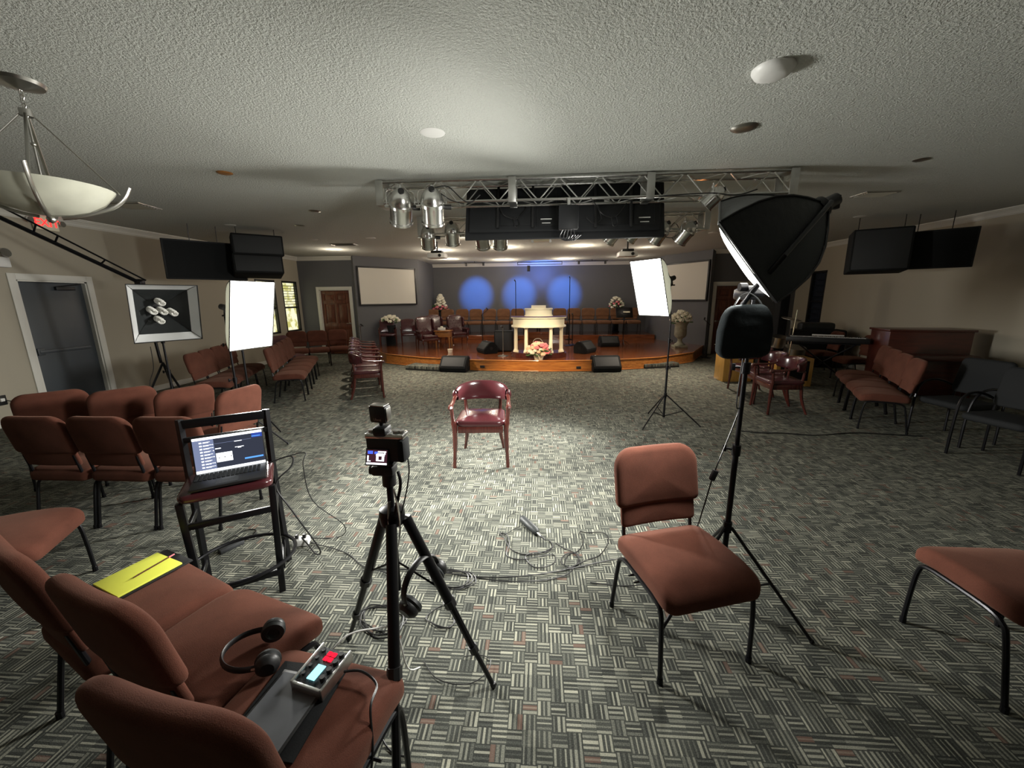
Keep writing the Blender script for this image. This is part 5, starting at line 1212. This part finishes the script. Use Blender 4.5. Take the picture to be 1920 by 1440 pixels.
lv(-.5, .5, -.5, .5, 0); lv(-.5, .5, -.5, -.38, 1, 1); lv(-.45, -.2, .22, .42, 2, 1); lv(-.12, .05, .22, .38, 2, 1); lv(.05, .45, .34, .42, 1, 1); lv(.35, .42, .2, .42, 1, 1); lv(-.04, .38, .08, .22, 1, 1); lv(.0, .32, .22, .28, 1, 1)
lv(-.03, .08, -.22, .08, 1, 1); lv(.25, .36, -.22, .08, 1, 1); lv(-.03, .36, -.26, -.18, 1, 1); lv(-.47, -.40, -.3, .1, 1, 1); lv(-.47, -.30, -.3, -.24, 1, 1)
b.build('live_view', ['lv_dark', 'ui_white', 'lv_blue'], ls, smooth=False)
# wireless unit in the hot shoe
wr = thing('on_camera_light', 'small black square unit mounted on top of the camera', 'camera accessory', (AP.x-.012, AP.y, cz+.145), -6); wr.rotation_euler = (R(4), 0, R(-14))
B().box((0, 0, .040), (.072, .040, .066), .009).build('housing', 'black', wr); B().cyl((0, 0, -.010), (0, 0, .010), .009, n=10).build('shoe_mount', 'black', wr)
B().box((0, 0, .0735), (.06, .034, .004), .001).build('top_panel', 'nickel', wr); b = B(); b.box((.0365, 0, .04), (.003, .028, .05), .001); b.build('side_panel', 'nickel', wr)
text_mesh('lettering', 'Ulanzi', .013, 'nickel', wr, Matrix.Translation((0, -.0205, .022)) @ Matrix.Rotation(PI/2, 4, 'X'), .0003)
cl = Vector((AP.x, AP.y, cz))
cab('camera_cable', 'thin black cable falling from the camera side to the tripod hub', [cl+Vector((.078, 0, .012)), cl+Vector((.083, -.01, -.04)), cl+Vector((.07, -.02, -.12)), cl+Vector((.05, -.02, -.19)), cl+Vector((.035, .0, -.23))], .0028)

# ------------------------------------------------------------------ microphone and floor cables
m0, m1 = G(978, 972, .02), G(1008, 1000, .02); dm = (m1-m0).normalized()
mc = thing('shotgun_microphone', 'black foam-covered microphone lying on the carpet in a loop of cable', 'microphone', (m0.x, m0.y, .024))
b = B(); L_ = (m1-m0).length; b.tube([dm*(L_*t) for t in (-.02, .02, .1, .5, .9, 1)], [.012, .024, .029, .029, .028, .016], 14); b.build('foam_windscreen', 'cloth', mc)
b = B(); b.tube([dm*L_, dm*(L_+.05)], .010, 10); b.build('connector', 'nickel', mc); b = B(); b.tube([dm*(L_+.05), dm*(L_+.10)], [.009, .004], 10); b.build('strain_relief', 'black', mc)
b = B(); b.box(dm*L_*.35+Vector((0, 0, -.016)), (.03, .012, .014), .002); b.build('clip', 'black', mc)
def floor_cable(name, label, pix, r=.0036, z=None, k=6, m='black'):
    pts = [G(x, y, .005) for x, y in pix]; n = len(pts)
    pts = [Vector((p.x, p.y, .004+.004*(i % 3))) for i, p in enumerate(pts)]
    return tag(B().tube(smooth(pts, k), r, 6).build(name, m), label, 'cable')
floor_cable('microphone_cable', 'black microphone cable coiled on the carpet near the foam microphone', [(1030, 1013), (1036, 1025), (1020, 1036), (990, 1040), (960, 1032), (945, 1010), (938, 1000), (950, 1003), (955, 1020), (950, 1040), (975, 1050), (1010, 1045), (1038, 1040), (1040, 1055), (1020, 1065), (1000, 1062), (985, 1045), (1000, 1038), (1025, 1035), (1037, 1025)])
floor_cable('microphone_cable', 'thin black cable arc beside the head of the foam microphone', [(1010, 1000), (985, 985), (972, 962), (950, 970), (938, 990), (935, 1003), (945, 1003), (965, 992), (980, 986)], .002)
floor_cable('floor_cable', 'black cable coiled on the carpet between the microphone and the lone brown chair', [(1042, 1018), (1060, 1030), (1080, 1040), (1086, 1055), (1070, 1064), (1055, 1060), (1052, 1048), (1065, 1038), (1085, 1042), (1080, 1060), (1062, 1068), (1100, 1052), (1125, 1040), (1141, 1015), (1132, 1001), (1100, 998), (1087, 998), (1094, 1015), (1085, 1032), (1065, 1042), (1058, 1060)])
floor_cable('floor_cable', 'long black cable running across the carpet from the tripod to the lone chair', [(700, 1066), (760, 1068), (830, 1075), (880, 1080), (940, 1083), (1000, 1080), (1060, 1068), (1110, 1058), (1160, 1049), (1230, 1035), (1300, 1015)], .004)
floor_cable('floor_cable', 'second black cable dipping below the long one behind the tripod', [(890, 1082), (940, 1090), (985, 1092), (1030, 1086), (1062, 1078), (1075, 1068)], .0034)
floor_cable('floor_cable', 'black cable from the white power cube curving toward the tripod', [(572, 1008), (590, 1020), (625, 1030), (655, 1040), (680, 1062), (705, 1070), (745, 1080)], .0036)
rr = random.Random(21)
for gi, (cx, cy, rx, ry, n, lb) in enumerate(((850, 1088, 48, 22, 26, 'tangle of black cables on the carpet right behind the tripod'), (715, 1160, 50, 36, 20, 'tangle of black cables on the carpet under the tripod'), (830, 1160, 34, 30, 9, 'loose loop of black cable below the hanging headphones'))):
    pix = []
    for i in range(n):
        a = i*1.15+rr.uniform(-.2, .2); q = rr.uniform(.55, 1); pix.append((cx+rx*q*math.cos(a), cy+ry*q*math.sin(a)))
    floor_cable('cable_tangle', lb, pix, .0034)
floor_cable('floor_cable', 'thin black cable curving past the right foot of the tripod', [(795, 1240), (815, 1270), (850, 1285), (885, 1280), (912, 1262), (920, 1240), (900, 1228), (870, 1232)], .0022)
floor_cable('floor_cable', 'black cable lying along the carpet between the recorder chair and tripod', [(735, 1280), (720, 1330), (715, 1380), (735, 1410), (760, 1420)], .0036)
floor_cable('floor_cable', 'black cable crossing the dark carpet beyond the near light stand', [(1390, 808), (1430, 812), (1470, 813), (1530, 816), (1600, 812), (1660, 815), (1730, 818)], .007)
